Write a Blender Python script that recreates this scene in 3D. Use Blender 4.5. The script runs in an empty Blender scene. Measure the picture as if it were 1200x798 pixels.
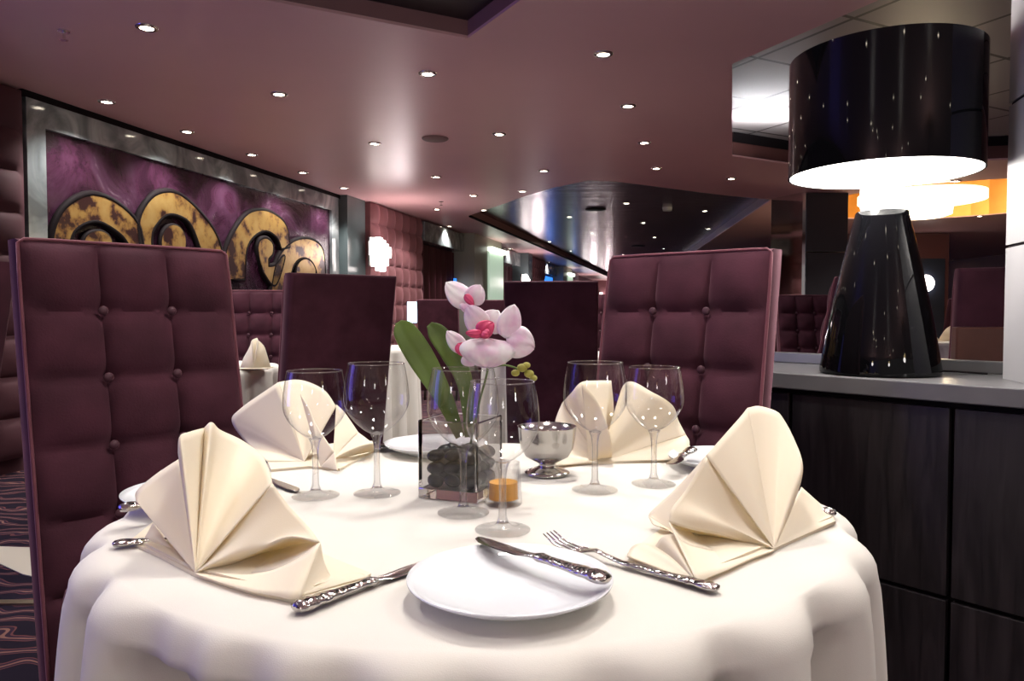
import bpy, bmesh, math, random
from mathutils import Vector, Matrix
random.seed(7)
PI = math.pi
SC = bpy.context.scene
COL = SC.collection
# ------------------------------------------------------------------ camera
FPX = 870.0
PITCH = math.atan(31 / FPX)
EYE = Vector((0, 0, 1.02))
TZ = 0.75          # table top height (cloth surface)
CZ = 2.47          # main ceiling
cam_d = bpy.data.cameras.new('camera')
cam = bpy.data.objects.new('camera', cam_d); COL.objects.link(cam)
cam_d.sensor_width = 36; cam_d.lens = FPX * 36 / 1200; cam_d.clip_start = 0.02; cam_d.clip_end = 200
cam.location = EYE; cam.rotation_euler = (PI / 2 - PITCH, 0, 0)
SC.camera = cam
def ray(px, py):
    return Vector((0, math.cos(PITCH), -math.sin(PITCH))) + (px - 600) / FPX * Vector((1, 0, 0)) + (399 - py) / FPX * Vector((0, math.sin(PITCH), math.cos(PITCH)))
def atz(px, py, z=TZ):
    r = ray(px, py); return EYE + r * ((z - EYE.z) / r.z)
def aty(px, py, y):
    r = ray(px, py); return EYE + r * (y / r.y)
def on_plane(px, py, p0, n):
    r = ray(px, py); return EYE + r * ((p0 - EYE).dot(n) / r.dot(n))
# ------------------------------------------------------------------ materials
def mat(name):
    m = bpy.data.materials.new(name); m.use_nodes = True
    nt = m.node_tree; b = nt.nodes['Principled BSDF']; return m, nt, b
def pm(name, col, rough=.5, metal=0, sheen=0, sheencol=None, coat=0, spec=.5, noise=0, nscale=20, bump=0, bscale=60, trans=0, ior=1.45, emit=None, es=0, sss=0, subcol=None):
    m, nt, b = mat(name)
    b.inputs['Base Color'].default_value = (*col, 1); b.inputs['Roughness'].default_value = rough
    b.inputs['Metallic'].default_value = metal; b.inputs['Specular IOR Level'].default_value = spec
    b.inputs['Coat Weight'].default_value = coat; b.inputs['Coat Roughness'].default_value = .03
    b.inputs['Transmission Weight'].default_value = trans; b.inputs['IOR'].default_value = ior
    if sheen:
        b.inputs['Sheen Weight'].default_value = sheen; b.inputs['Sheen Roughness'].default_value = .4
        b.inputs['Sheen Tint'].default_value = (*(sheencol or col), 1)
    if emit:
        b.inputs['Emission Color'].default_value = (*emit, 1); b.inputs['Emission Strength'].default_value = es
    if sss:
        b.inputs['Subsurface Weight'].default_value = sss; b.inputs['Subsurface Radius'].default_value = (.02, .014, .008); b.inputs['Subsurface Scale'].default_value = 1
    N = nt.nodes; L = nt.links
    if noise or bump:
        tc = N.new('ShaderNodeTexCoord')
    if noise:
        n = N.new('ShaderNodeTexNoise'); n.inputs['Scale'].default_value = nscale; n.inputs['Detail'].default_value = 5
        r = N.new('ShaderNodeValToRGB'); r.color_ramp.elements[0].position = .3; r.color_ramp.elements[1].position = .7
        r.color_ramp.elements[0].color = (*[c * (1 - noise) for c in col], 1); r.color_ramp.elements[1].color = (*[min(1, c * (1 + noise)) for c in col], 1)
        L.new(tc.outputs['Object'], n.inputs['Vector']); L.new(n.outputs['Fac'], r.inputs['Fac']); L.new(r.outputs['Color'], b.inputs['Base Color'])
    if bump:
        n2 = N.new('ShaderNodeTexNoise'); n2.inputs['Scale'].default_value = bscale; n2.inputs['Detail'].default_value = 4
        bp = N.new('ShaderNodeBump'); bp.inputs['Strength'].default_value = bump; bp.inputs['Distance'].default_value = .004
        L.new(tc.outputs['Object'], n2.inputs['Vector']); L.new(n2.outputs['Fac'], bp.inputs['Height']); L.new(bp.outputs['Normal'], b.inputs['Normal'])
    return m
M = {}
M['velvet'] = pm('velvet', (.050, .014, .023), .85, sheen=.42, sheencol=(.46, .24, .29), spec=.2, noise=.28, nscale=9, bump=.15, bscale=200)
M['piping'] = pm('piping', (.14, .045, .06), .7, sheen=.6, sheencol=(.8, .45, .5), spec=.2)
M['button'] = pm('button', (.06, .018, .028), .6, sheen=.4, sheencol=(.5, .25, .3))
M['wood_leg'] = pm('leg_wood', (.02, .012, .01), .35)
M['ivory'] = pm('ivory_cloth', (.725, .70, .64), .8, sheen=.1, sheencol=(1, 1, 1), spec=.2, bump=.08, bscale=900)
def napkin_mat():
    m, nt, b = mat('cream_napkin')
    b.inputs['Base Color'].default_value = (.95, .895, .745, 1); b.inputs['Roughness'].default_value = .8; b.inputs['Specular IOR Level'].default_value = .2
    t = nt.nodes.new('ShaderNodeBsdfTranslucent'); t.inputs['Color'].default_value = (1, .80, .42, 1)
    mx = nt.nodes.new('ShaderNodeMixShader'); mx.inputs[0].default_value = .24
    nt.links.new(b.outputs[0], mx.inputs[1]); nt.links.new(t.outputs[0], mx.inputs[2]); nt.links.new(mx.outputs[0], nt.nodes['Material Output'].inputs[0])
    tc = nt.nodes.new('ShaderNodeTexCoord'); n = nt.nodes.new('ShaderNodeTexNoise'); n.inputs['Scale'].default_value = 900
    bp = nt.nodes.new('ShaderNodeBump'); bp.inputs['Strength'].default_value = .12; bp.inputs['Distance'].default_value = .001
    nt.links.new(tc.outputs['Object'], n.inputs['Vector']); nt.links.new(n.outputs['Fac'], bp.inputs['Height']); nt.links.new(bp.outputs['Normal'], b.inputs['Normal'])
    return m
M['napkin'] = napkin_mat()
def glass_mat(name, tint=(1, 1, 1), rough=0.0):
    m, nt, b = mat(name)
    nt.nodes.remove(b); g = nt.nodes.new('ShaderNodeBsdfGlass'); g.inputs['Color'].default_value = (*tint, 1); g.inputs['Roughness'].default_value = rough; g.inputs['IOR'].default_value = 1.48
    nt.links.new(g.outputs[0], nt.nodes['Material Output'].inputs[0]); return m
M['glass'] = glass_mat('clear_glass')
def thin_glass(name, gl=1.0, base=0.0):
    m, nt, b = mat(name); N = nt.nodes; L = nt.links; N.remove(b)
    t = N.new('ShaderNodeBsdfTransparent'); t.inputs[0].default_value = (.985, .985, .985, 1); g = N.new('ShaderNodeBsdfGlossy'); g.inputs['Roughness'].default_value = .02
    lw = N.new('ShaderNodeLayerWeight'); lw.inputs['Blend'].default_value = .32; mt = N.new('ShaderNodeMath'); mt.operation = 'POWER'; mt.inputs[1].default_value = 2.2
    mx = N.new('ShaderNodeMixShader'); L.new(lw.outputs['Facing'], mt.inputs[0]); ad = N.new('ShaderNodeMath'); ad.operation = 'MULTIPLY_ADD'; ad.inputs[1].default_value = .75 * gl; ad.inputs[2].default_value = .035; L.new(mt.outputs[0], ad.inputs[0]); L.new(ad.outputs[0], mx.inputs[0])
    L.new(t.outputs[0], mx.inputs[1]); L.new(g.outputs[0], mx.inputs[2])
    if base:
        r = N.new('ShaderNodeBsdfGlass'); r.inputs['Roughness'].default_value = 0; r.inputs['IOR'].default_value = 1.48; m2 = N.new('ShaderNodeMixShader'); m2.inputs[0].default_value = base
        L.new(mx.outputs[0], m2.inputs[1]); L.new(r.outputs[0], m2.inputs[2]); mx = m2
    L.new(mx.outputs[0], N['Material Output'].inputs[0]); return m
M['thin'] = thin_glass('thin_bowl_glass', 1.25)
M['stemglass'] = thin_glass('stem_glass', 1.0, .25)
M['footglass'] = thin_glass('foot_glass', .8, .05)
M['blockglass'] = thin_glass('block_glass', .8, .06)
M['porcelain'] = pm('porcelain', (.88, .91, .94), .08, coat=.6)
M['silver'] = pm('silver', (.62, .60, .57), .16, metal=1)
def ornate_mat():
    m = pm('ornate_silver', (.60, .57, .54), .15, metal=1)
    nt = m.node_tree; N = nt.nodes; L = nt.links; tc = N.new('ShaderNodeTexCoord'); v = N.new('ShaderNodeTexVoronoi'); v.inputs['Scale'].default_value = 170
    bp = N.new('ShaderNodeBump'); bp.inputs['Strength'].default_value = .5; bp.inputs['Distance'].default_value = .002
    L.new(tc.outputs['Object'], v.inputs['Vector']); L.new(v.outputs['Distance'], bp.inputs['Height']); L.new(bp.outputs['Normal'], N['Principled BSDF'].inputs['Normal'])
    return m
M['ornate'] = ornate_mat()
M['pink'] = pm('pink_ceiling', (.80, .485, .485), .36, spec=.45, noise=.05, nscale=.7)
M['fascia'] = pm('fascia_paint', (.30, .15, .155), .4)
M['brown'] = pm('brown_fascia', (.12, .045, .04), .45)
M['darkline'] = pm('matt_black', (.010, .007, .008), .7, spec=.1)
def dark_ceiling():
    m, nt, b = mat('glossy_dark_ceiling'); N = nt.nodes; L = nt.links
    b.inputs['Base Color'].default_value = (.36, .31, .35, 1); b.inputs['Roughness'].default_value = .26; b.inputs['Metallic'].default_value = .75
    b.inputs['Specular IOR Level'].default_value = .8
    tc = N.new('ShaderNodeTexCoord'); mp = N.new('ShaderNodeMapping'); mp.inputs['Scale'].default_value = (.6, 3.2, 1)
    n = N.new('ShaderNodeTexNoise'); n.inputs['Scale'].default_value = 1.6; n.inputs['Detail'].default_value = 3
    bp = N.new('ShaderNodeBump'); bp.inputs['Strength'].default_value = .25; bp.inputs['Distance'].default_value = .03
    L.new(tc.outputs['Object'], mp.inputs['Vector']); L.new(mp.outputs[0], n.inputs['Vector']); L.new(n.outputs['Fac'], bp.inputs['Height']); L.new(bp.outputs['Normal'], b.inputs['Normal'])
    return m
M['darkceil'] = dark_ceiling()
M['black_ceil'] = pm('coffer_black', (.02, .014, .014), .35)
def tile_mat():
    m, nt, b = mat('ceiling_tiles'); N = nt.nodes; L = nt.links
    tc = N.new('ShaderNodeTexCoord'); mp = N.new('ShaderNodeMapping'); mp.inputs['Rotation'].default_value = (0, 0, -.47)
    br = N.new('ShaderNodeTexBrick'); br.offset = 0; br.inputs['Scale'].default_value = 1; br.inputs['Brick Width'].default_value = .73; br.inputs['Row Height'].default_value = .73
    br.inputs['Mortar Size'].default_value = .014; br.inputs['Color1'].default_value = (.42, .38, .37, 1); br.inputs['Color2'].default_value = (.45, .41, .40, 1); br.inputs['Mortar'].default_value = (.06, .045, .04, 1)
    L.new(tc.outputs['Object'], mp.inputs[0]); L.new(mp.outputs[0], br.inputs[0]); L.new(br.outputs['Color'], b.inputs['Base Color']); b.inputs['Roughness'].default_value = .4
    return m
M['tiles'] = tile_mat()
def marble():
    m, nt, b = mat('grey_marble'); N = nt.nodes; L = nt.links
    tc = N.new('ShaderNodeTexCoord'); n = N.new('ShaderNodeTexNoise'); n.inputs['Scale'].default_value = 2.6; n.inputs['Detail'].default_value = 8; n.inputs['Distortion'].default_value = 1.6
    r = N.new('ShaderNodeValToRGB'); e = r.color_ramp.elements; e[0].position = .32; e[0].color = (.10, .115, .12, 1); e[1].position = .66; e[1].color = (.34, .37, .37, 1)
    x = e.new(.5); x.color = (.20, .225, .23, 1)
    L.new(tc.outputs['Object'], n.inputs[0]); L.new(n.outputs['Fac'], r.inputs[0]); L.new(r.outputs[0], b.inputs['Base Color']); b.inputs['Roughness'].default_value = .1; return m
M['marble'] = marble()
def canvas_mat():
    m, nt, b = mat('purple_canvas'); N = nt.nodes; L = nt.links
    tc = N.new('ShaderNodeTexCoord'); n = N.new('ShaderNodeTexNoise'); n.inputs['Scale'].default_value = 1.9; n.inputs['Detail'].default_value = 8; n.inputs['Roughness'].default_value = .65; n.inputs['Distortion'].default_value = 1.2
    r = N.new('ShaderNodeValToRGB'); e = r.color_ramp.elements; e[0].position = .38; e[0].color = (.012, .004, .009, 1); e[1].position = .78; e[1].color = (.22, .15, .19, 1)
    x = e.new(.5); x.color = (.035, .010, .024, 1); x = e.new(.62); x.color = (.055, .022, .044, 1)
    bp = N.new('ShaderNodeBump'); bp.inputs['Strength'].default_value = .6; bp.inputs['Distance'].default_value = .03
    L.new(tc.outputs['Object'], n.inputs[0]); L.new(n.outputs['Fac'], r.inputs[0]); L.new(r.outputs[0], b.inputs['Base Color']); L.new(n.outputs['Fac'], bp.inputs['Height']); L.new(bp.outputs[0], b.inputs['Normal'])
    b.inputs['Roughness'].default_value = .22; return m
M['canvas'] = canvas_mat()
def gold_mat():
    m, nt, b = mat('gold_relief'); N = nt.nodes; L = nt.links
    tc = N.new('ShaderNodeTexCoord'); n = N.new('ShaderNodeTexNoise'); n.inputs['Scale'].default_value = 4.5; n.inputs['Detail'].default_value = 5; n.inputs['Roughness'].default_value = .6
    r = N.new('ShaderNodeValToRGB'); e = r.color_ramp.elements; e[0].position = .42; e[0].color = (.035, .012, .012, 1); e[1].position = .5; e[1].color = (.32, .19, .055, 1)
    x = e.new(.44); x.color = (.14, .065, .025, 1); x = e.new(.72); x.color = (.42, .29, .11, 1)
    L.new(tc.outputs['Object'], n.inputs[0]); L.new(n.outputs['Fac'], r.inputs[0]); L.new(r.outputs[0], b.inputs['Base Color'])
    b.inputs['Roughness'].default_value = .35; b.inputs['Metallic'].default_value = .35; return m
M['gold'] = gold_mat()
M['goldleaf'] = pm('gold_leaf_fascia', (.72, .33, .06), .35, metal=.3, noise=.15, nscale=3)
M['goldwall'] = M['goldleaf']
def wood_mat():
    m, nt, b = mat('dark_oak_veneer'); N = nt.nodes; L = nt.links
    tc = N.new('ShaderNodeTexCoord'); mp = N.new('ShaderNodeMapping'); mp.inputs['Scale'].default_value = (14, 14, 1.3)
    n = N.new('ShaderNodeTexNoise'); n.inputs['Scale'].default_value = 3; n.inputs['Detail'].default_value = 7; n.inputs['Distortion'].default_value = .8
    r = N.new('ShaderNodeValToRGB'); e = r.color_ramp.elements; e[0].position = .35; e[0].color = (.006, .005, .0055, 1); e[1].position = .7; e[1].color = (.024, .019, .021, 1)
    bp = N.new('ShaderNodeBump'); bp.inputs['Strength'].default_value = .3; bp.inputs['Distance'].default_value = .002
    L.new(tc.outputs['Object'], mp.inputs[0]); L.new(mp.outputs[0], n.inputs[0]); L.new(n.outputs['Fac'], r.inputs[0]); L.new(r.outputs[0], b.inputs['Base Color']); L.new(n.outputs['Fac'], bp.inputs['Height']); L.new(bp.outputs[0], b.inputs['Normal'])
    b.inputs['Roughness'].default_value = .42; return m
M['wood'] = wood_mat()
M['counter'] = pm('counter_stone', (.125, .122, .126), .3, noise=.12, nscale=7)
M['steel'] = pm('brushed_panel', (.46, .45, .45), .35, metal=.25, noise=.04, nscale=3)
M['gloss_black'] = pm('gloss_black', (.002, .002, .0025), .03, spec=.32)
M['white_emit'] = pm('lamp_lining', (.9, .9, .88), .5, emit=(1, .97, .92), es=3.2)
M['bulb'] = pm('frosted_bulb', (.9, .9, .9), .4, emit=(1, .97, .95), es=2.2)
M['down_emit'] = pm('downlight_glow', (1, .95, .85), .4, emit=(1, .86, .68), es=26)
M['chrome'] = pm('chrome_ring', (.8, .76, .72), .18, metal=1)
M['sconce_emit'] = pm('sconce_glass', (1, .97, .95), .3, emit=(1, .90, .86), es=7)
M['chand_emit'] = pm('chandelier_glass', (1, .96, .9), .3, emit=(1, .84, .58), es=1.7)
M['red_wood'] = pm('red_wood', (.11, .04, .028), .3, noise=.2, nscale=8)
M['dark_panel'] = pm('dark_panel', (.028, .026, .032), .35)
M['mirror'] = pm('mirror', (.75, .73, .72), .06, metal=1)
M['glasscol'] = pm('green_grey_panel', (.10, .13, .135), .18, noise=.2, nscale=1.5)
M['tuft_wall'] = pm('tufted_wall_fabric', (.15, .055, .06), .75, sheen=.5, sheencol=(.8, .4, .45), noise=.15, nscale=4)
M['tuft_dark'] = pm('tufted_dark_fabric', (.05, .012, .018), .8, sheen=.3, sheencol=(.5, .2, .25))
M['curtain'] = pm('maroon_curtain', (.05, .008, .014), .7, sheen=.3, sheencol=(.6, .1, .2))
M['bluepane'] = pm('dusk_pane', (.02, .1, .3), .2, emit=(.03, .22, .9), es=1.6)
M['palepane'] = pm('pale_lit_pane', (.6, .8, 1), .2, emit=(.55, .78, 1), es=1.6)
M['col_pale'] = pm('pale_column', (.30, .30, .25), .4)
M['col_lit'] = pm('lit_niche_glass', (.7, .85, .7), .3, emit=(.75, 1, .78), es=.45)
M['nichelamp'] = pm('niche_lamp', (.9, 1, .85), .3, emit=(.95, 1, .85), es=3)
M['wall_purple'] = pm('plum_wall', (.12, .045, .05), .6)
M['navy'] = pm('navy_panel', (.02, .026, .045), .5)
M['smoke'] = pm('detector_white', (.5, .5, .48), .4)
M['grille'] = pm('speaker_grille', (.16, .09, .09), .7)
M['leafm'] = pm('orchid_leaf', (.10, .16, .03), .4, sss=.0, noise=.25, nscale=14, coat=.15)
M['petal'] = pm('orchid_petal', (.80, .56, .66), .55, noise=.0)
M['magenta'] = pm('orchid_lip', (.62, .06, .16), .45)
M['bud'] = pm('orchid_bud', (.30, .28, .05), .5)
M['stem'] = pm('orchid_stem', (.12, .18, .04), .5)
M['pebble'] = pm('dark_pebble', (.035, .037, .036), .25, noise=.4, nscale=30)
M['amber'] = pm('amber_wax', (.75, .36, .05), .4)
M['brass'] = pm('brass_strip', (.5, .42, .3), .3, metal=1)
def petal_mat():
    m = M['petal']; nt = m.node_tree; N = nt.nodes; L = nt.links; b = N['Principled BSDF']
    tc = N.new('ShaderNodeTexCoord'); n = N.new('ShaderNodeTexNoise'); n.inputs['Scale'].default_value = 28; n.inputs['Detail'].default_value = 3
    r = N.new('ShaderNodeValToRGB'); e = r.color_ramp.elements; e[0].position = .35; e[0].color = (.80, .52, .70, 1); e[1].position = .58; e[1].color = (.93, .85, .88, 1)
    L.new(tc.outputs['Object'], n.inputs[0]); L.new(n.outputs['Fac'], r.inputs[0]); L.new(r.outputs[0], b.inputs['Base Color'])
    b.inputs['Subsurface Weight'].default_value = .2; b.inputs['Subsurface Radius'].default_value = (.01, .005, .006); b.inputs['Subsurface Scale'].default_value = .5
petal_mat()
def carpet_mat():
    m, nt, b = mat('patterned_carpet'); N = nt.nodes; L = nt.links
    tc = N.new('ShaderNodeTexCoord'); n = N.new('ShaderNodeTexNoise'); n.inputs['Scale'].default_value = 3; n.inputs['Detail'].default_value = 1
    mx = N.new('ShaderNodeMixRGB'); mx.inputs[0].default_value = .25
    w = N.new('ShaderNodeTexWave'); w.wave_type = 'RINGS'; w.inputs['Scale'].default_value = 3.2; w.inputs['Distortion'].default_value = 9; w.inputs['Detail'].default_value = 1.2; w.inputs['Detail Scale'].default_value = 1.6
    r = N.new('ShaderNodeValToRGB'); r.color_ramp.interpolation = 'CONSTANT'; e = r.color_ramp.elements; e[0].position = 0; e[0].color = (.012, .008, .016, 1); e[1].position = .55; e[1].color = (.12, .045, .045, 1)
    x = e.new(.72); x.color = (.03, .015, .03, 1); x = e.new(.97); x.color = (.20, .10, .08, 1)
    L.new(tc.outputs['Object'], w.inputs['Vector']); L.new(w.outputs['Fac'], r.inputs[0]); L.new(r.outputs[0], b.inputs['Base Color']); b.inputs['Roughness'].default_value = .95
    b.inputs['Specular IOR Level'].default_value = .1
    return m
M['carpet'] = carpet_mat()
# ------------------------------------------------------------------ mesh helpers
def link_mesh(name, verts, faces, m, parent=None, smooth=False, loc=None):
    me = bpy.data.meshes.new(name); me.from_pydata([tuple(v) for v in verts], [], faces); me.update()
    bm = bmesh.new(); bm.from_mesh(me); bmesh.ops.recalc_face_normals(bm, faces=bm.faces); bm.to_mesh(me); bm.free()
    o = bpy.data.objects.new(name, me); COL.objects.link(o)
    for mm in (m if isinstance(m, (list, tuple)) else [m]): me.materials.append(mm)
    if parent is not None: o.parent = parent
    if loc is not None: o.location = loc
    if smooth is True: me.polygons.foreach_set('use_smooth', [True] * len(me.polygons))
    elif smooth: me.set_sharp_from_angle(angle=smooth) if False else smooth_angle(me, smooth)
    me.update(); return o
def smooth_angle(me, ang):
    me.polygons.foreach_set('use_smooth', [True] * len(me.polygons))
    bm = bmesh.new(); bm.from_mesh(me)
    for e in bm.edges:
        e.smooth = not (len(e.link_faces) == 2 and e.calc_face_angle(0) > ang)
    bm.to_mesh(me); bm.free()
class G:
    """geometry collector"""
    def __init__(s): s.v = []; s.f = []
    def add(s, v, f, T=None):
        k = len(s.v); s.v += [(T @ Vector(p)) if T else Vector(p) for p in v]; s.f += [tuple(i + k for i in q) for q in f]; return s
    def box(s, c, d, T=None):
        x, y, z = c; a, b, e = d[0] / 2, d[1] / 2, d[2] / 2
        v = [(x + i * a, y + j * b, z + k * e) for i in (-1, 1) for j in (-1, 1) for k in (-1, 1)]
        return s.add(v, [(0, 1, 3, 2), (4, 6, 7, 5), (0, 4, 5, 1), (2, 3, 7, 6), (0, 2, 6, 4), (1, 5, 7, 3)], T)
    def bbox(s, c, d, r, T=None, seg=2):
        bm = bmesh.new(); bmesh.ops.create_cube(bm, size=1); bmesh.ops.scale(bm, vec=d, verts=bm.verts)
        bmesh.ops.bevel(bm, geom=bm.edges[:], offset=r, segments=seg, affect='EDGES', profile=.5)
        bm.verts.index_update(); v = [p.co + Vector(c) for p in bm.verts]; f = [tuple(q.index for q in x.verts) for x in bm.faces]; bm.free()
        return s.add(v, f, T)
    def lathe(s, prof, n=48, T=None, c=(0, 0), cap=True):
        v = []; f = []
        for (r, z) in prof:
            for i in range(n):
                a = 2 * PI * i / n; v.append((c[0] + r * math.cos(a), c[1] + r * math.sin(a), z))
        for j in range(len(prof) - 1):
            for i in range(n):
                a, b = j * n + i, j * n + (i + 1) % n
                f.append((a, b, b + n, a + n))
        if cap and prof[0][0] > 1e-6: f.append(tuple(range(n - 1, -1, -1)))
        if cap and prof[-1][0] > 1e-6: f.append(tuple((len(prof) - 1) * n + i for i in range(n)))
        return s.add(v, f, T)
    def prism(s, poly, z0, z1, T=None):
        n = len(poly); v = [(p[0], p[1], z0) for p in poly] + [(p[0], p[1], z1) for p in poly]
        f = [tuple(range(n - 1, -1, -1)), tuple(range(n, 2 * n))] + [(i, (i + 1) % n, n + (i + 1) % n, n + i) for i in range(n)]
        return s.add(v, f, T)
    def tube(s, path, rad, n=8, cap=True, closed=False):
        pts = [Vector(p) for p in path]; m = len(pts); v = []; f = []
        up = Vector((0, 0, 1))
        prev = None
        for k, p in enumerate(pts):
            if closed: d = pts[(k + 1) % m] - pts[k - 1]
            else: d = pts[min(k + 1, m - 1)] - pts[max(k - 1, 0)]
            d.normalize()
            if prev is None:
                a = d.orthogonal().normalized()
            else:
                a = (prev - d * prev.dot(d)); a = a.normalized() if a.length > 1e-6 else d.orthogonal().normalized()
            prev = a; b = d.cross(a); r = rad[k] if isinstance(rad, (list, tuple)) else rad
            for i in range(n):
                t = 2 * PI * i / n; v.append(p + a * (r * math.cos(t)) + b * (r * math.sin(t)))
        rng = m if closed else m - 1
        for j in range(rng):
            for i in range(n):
                a0 = j * n + i; b0 = j * n + (i + 1) % n; j2 = ((j + 1) % m) * n
                f.append((a0, b0, j2 + (i + 1) % n, j2 + i))
        if cap and not closed: f.append(tuple(range(n - 1, -1, -1))); f.append(tuple((m - 1) * n + i for i in range(n)))
        return s.add(v, f)
    def grid(s, fn, nu, nv, T=None):
        v = [fn(i / nu, j / nv) for j in range(nv + 1) for i in range(nu + 1)]
        f = [(j * (nu + 1) + i, j * (nu + 1) + i + 1, (j + 1) * (nu + 1) + i + 1, (j + 1) * (nu + 1) + i) for j in range(nv) for i in range(nu)]
        return s.add(v, f, T)
    def ball(s, c, r, sc=(1, 1, 1), T=None, n=12):
        v = [(c[0], c[1], c[2] - r * sc[2])]; f = []; h = n // 2
        for j in range(1, h):
            a = -PI / 2 + PI * j / h
            for i in range(n):
                t = 2 * PI * i / n; v.append((c[0] + r * sc[0] * math.cos(a) * math.cos(t), c[1] + r * sc[1] * math.cos(a) * math.sin(t), c[2] + r * sc[2] * math.sin(a)))
        v.append((c[0], c[1], c[2] + r * sc[2]))
        for i in range(n):
            f.append((0, 1 + (i + 1) % n, 1 + i)); f.append((len(v) - 1, 1 + (h - 2) * n + i, 1 + (h - 2) * n + (i + 1) % n))
            for j in range(h - 2): f.append((1 + j * n + i, 1 + j * n + (i + 1) % n, 1 + (j + 1) * n + (i + 1) % n, 1 + (j + 1) * n + i))
        return s.add(v, f, T)
    def build(s, name, m, parent=None, smooth=False, loc=None):
        return link_mesh(name, s.v, s.f, m, parent, smooth, loc)
def tag(o, label=None, cat=None, group=None, kind=None):
    if label: o['label'] = label
    if cat: o['category'] = cat
    if group: o['group'] = group
    if kind: o['kind'] = kind
    return o
def thing(name, label, cat, loc=(0, 0, 0), rz=0, group=None):
    o = bpy.data.objects.new(name, None); COL.objects.link(o); o.location = loc; o.rotation_euler = (0, 0, rz); o.empty_display_size = .05
    return tag(o, label, cat, group)
def struct(o, label=None): return tag(o, label=label, cat=None, kind='structure')
def kids(o): return [c for c in COL.objects if c.parent == o]
def copy_tree(o, parent=None):
    c = o.copy(); COL.objects.link(c)
    if parent is not None: c.parent = parent
    for ch in kids(o): copy_tree(ch, c)
    return c
def place(proto, used, name, label, cat, loc, rz, group=None):
    o = copy_tree(proto) if used else proto
    o.location = loc; o.rotation_euler = (0, 0, rz); o['label'] = label; o['category'] = cat
    if 'group' in o.keys(): del o['group']
    if group: o['group'] = group
    return o
def catmull(pts, n=6):
    if len(pts) < 3:
        a, b = pts[0], pts[-1]; return [a.lerp(b, i / n) for i in range(n + 1)]
    P = [pts[0] * 2 - pts[1]] + pts + [pts[-1] * 2 - pts[-2]]; out = []
    for i in range(1, len(P) - 2):
        for k in range(n):
            t = k / n; a, b, c, d = P[i - 1], P[i], P[i + 1], P[i + 2]
            out.append(.5 * ((2 * b) + (c - a) * t + (2 * a - 5 * b + 4 * c - d) * t * t + (3 * b - a - 3 * c + d) * t ** 3))
    out.append(pts[-1]); return out
# ------------------------------------------------------------------ SETTING
# left wall line
WX0, WY0, WK = -3.19, 4.85, .246
WD = Vector((WK, 1, 0)).normalized(); WN = Vector((WD.y, -WD.x, 0))      # WN points into the room
WP = Vector((WX0, WY0, 0))
def wall_xy(y, off=0):
    p = WP + Vector((WK, 1, 0)) * (y - WY0) + WN * off; return p
def wall_hit(px, py, off=0): return on_plane(px, py, WP + WN * off, WN)
def wy(px): return wall_hit(px, 368).y
def wall_box(g, y0, y1, z0, z1, off0, off1):
    a = wall_xy(y0); b = wall_xy(y1)
    pts = [a + WN * off0, b + WN * off0, b + WN * off1, a + WN * off1]
    return g.prism([(p.x, p.y) for p in pts], z0, z1)
g = G(); g.add([(-7, -5, 0), (12, -5, 0), (12, 32, 0), (-7, 32, 0), (-7, -5, -.1), (12, -5, -.1), (12, 32, -.1), (-7, 32, -.1)], [(0, 1, 2, 3), (7, 6, 5, 4), (0, 4, 5, 1), (1, 5, 6, 2), (2, 6, 7, 3), (3, 7, 4, 0)])
struct(g.build('floor', M['carpet']))
# left wall with an unseen opening added to let blue light onto the left chair
g = G()
wall_box(g, 3.7, 32, 0, 2.75, -.25, 0); wall_box(g, -5, -.6, 0, 2.75, -.25, 0)
wall_box(g, -.6, 3.7, 0, .35, -.25, 0); wall_box(g, -.6, 3.7, 2.2, 2.75, -.25, 0)
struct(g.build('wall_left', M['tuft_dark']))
g = G()
for y in (-.6, .85, 2.2, 3.64): wall_box(g, y, y + .06, .35, 2.2, -.16, -.1)
wall_box(g, -.6, 3.7, .35, .41, -.16, -.1); wall_box(g, -.6, 3.7, 2.14, 2.2, -.16, -.1)
struct(g.build('window_1', M['dark_panel']))  # mullions of the added window, out of view
g = G(); g.box((3.5, 32.1, 1.4), (18, .2, 2.8)); struct(g.build('wall_back', M['wall_purple']))
g = G(); g.box((12.1, 13.5, 1.4), (.2, 37, 2.8)); struct(g.build('wall_right', M['wall_purple']))
# main pink ceiling with openings
def C(px, py): p = atz(px, py, CZ); return (p.x, p.y)
K = Vector(C(548, 45)); 
def dirto(px, py, L, k): d = (Vector(C(px, py)) - k).normalized(); return k + d * L
kA, kB = dirto(310, 0, 1.9, K), dirto(610, 0, 1.9, K)
holeA = [K, kB, kB + kA - K, kA]
b0 = [C(549, 253), C(566, 247), C(587, 240), C(615, 230), C(649, 220), C(690, 211.5), C(721, 213), C(752, 216.5), C(817, 225), C(860, 230), C(904, 234)]
vx = (Vector(C(715, 325)) - Vector(C(549, 253))).normalized()
holeB = [Vector(p) for p in b0] + [Vector((b0[-1][0] + 2.6, 31)), Vector(b0[0]) + vx * ((31 - b0[0][1]) / vx.y)]
holeC = [Vector(C(858, 75)), Vector(C(858, 183)), Vector(C(923, 192)), Vector((3.2, 7.35)), Vector((5.0, 6.95)), Vector((4.9, 2.0)), dirto(1030, 0, 3.2, Vector(C(858, 75)))]
DC = Vector((5.75, 9.7)); DR = 1.75
holeD = [DC + Vector((math.cos(t), math.sin(t))) * DR for t in [2 * PI * i / 48 for i in range(48)]]
def ccw(p):
    a = sum(p[i].x * p[(i + 1) % len(p)].y - p[(i + 1) % len(p)].x * p[i].y for i in range(len(p))); return p if a > 0 else p[::-1]
holes = [ccw([Vector(q) for q in h]) for h in (holeA, holeB, holeC, holeD)]
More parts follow.
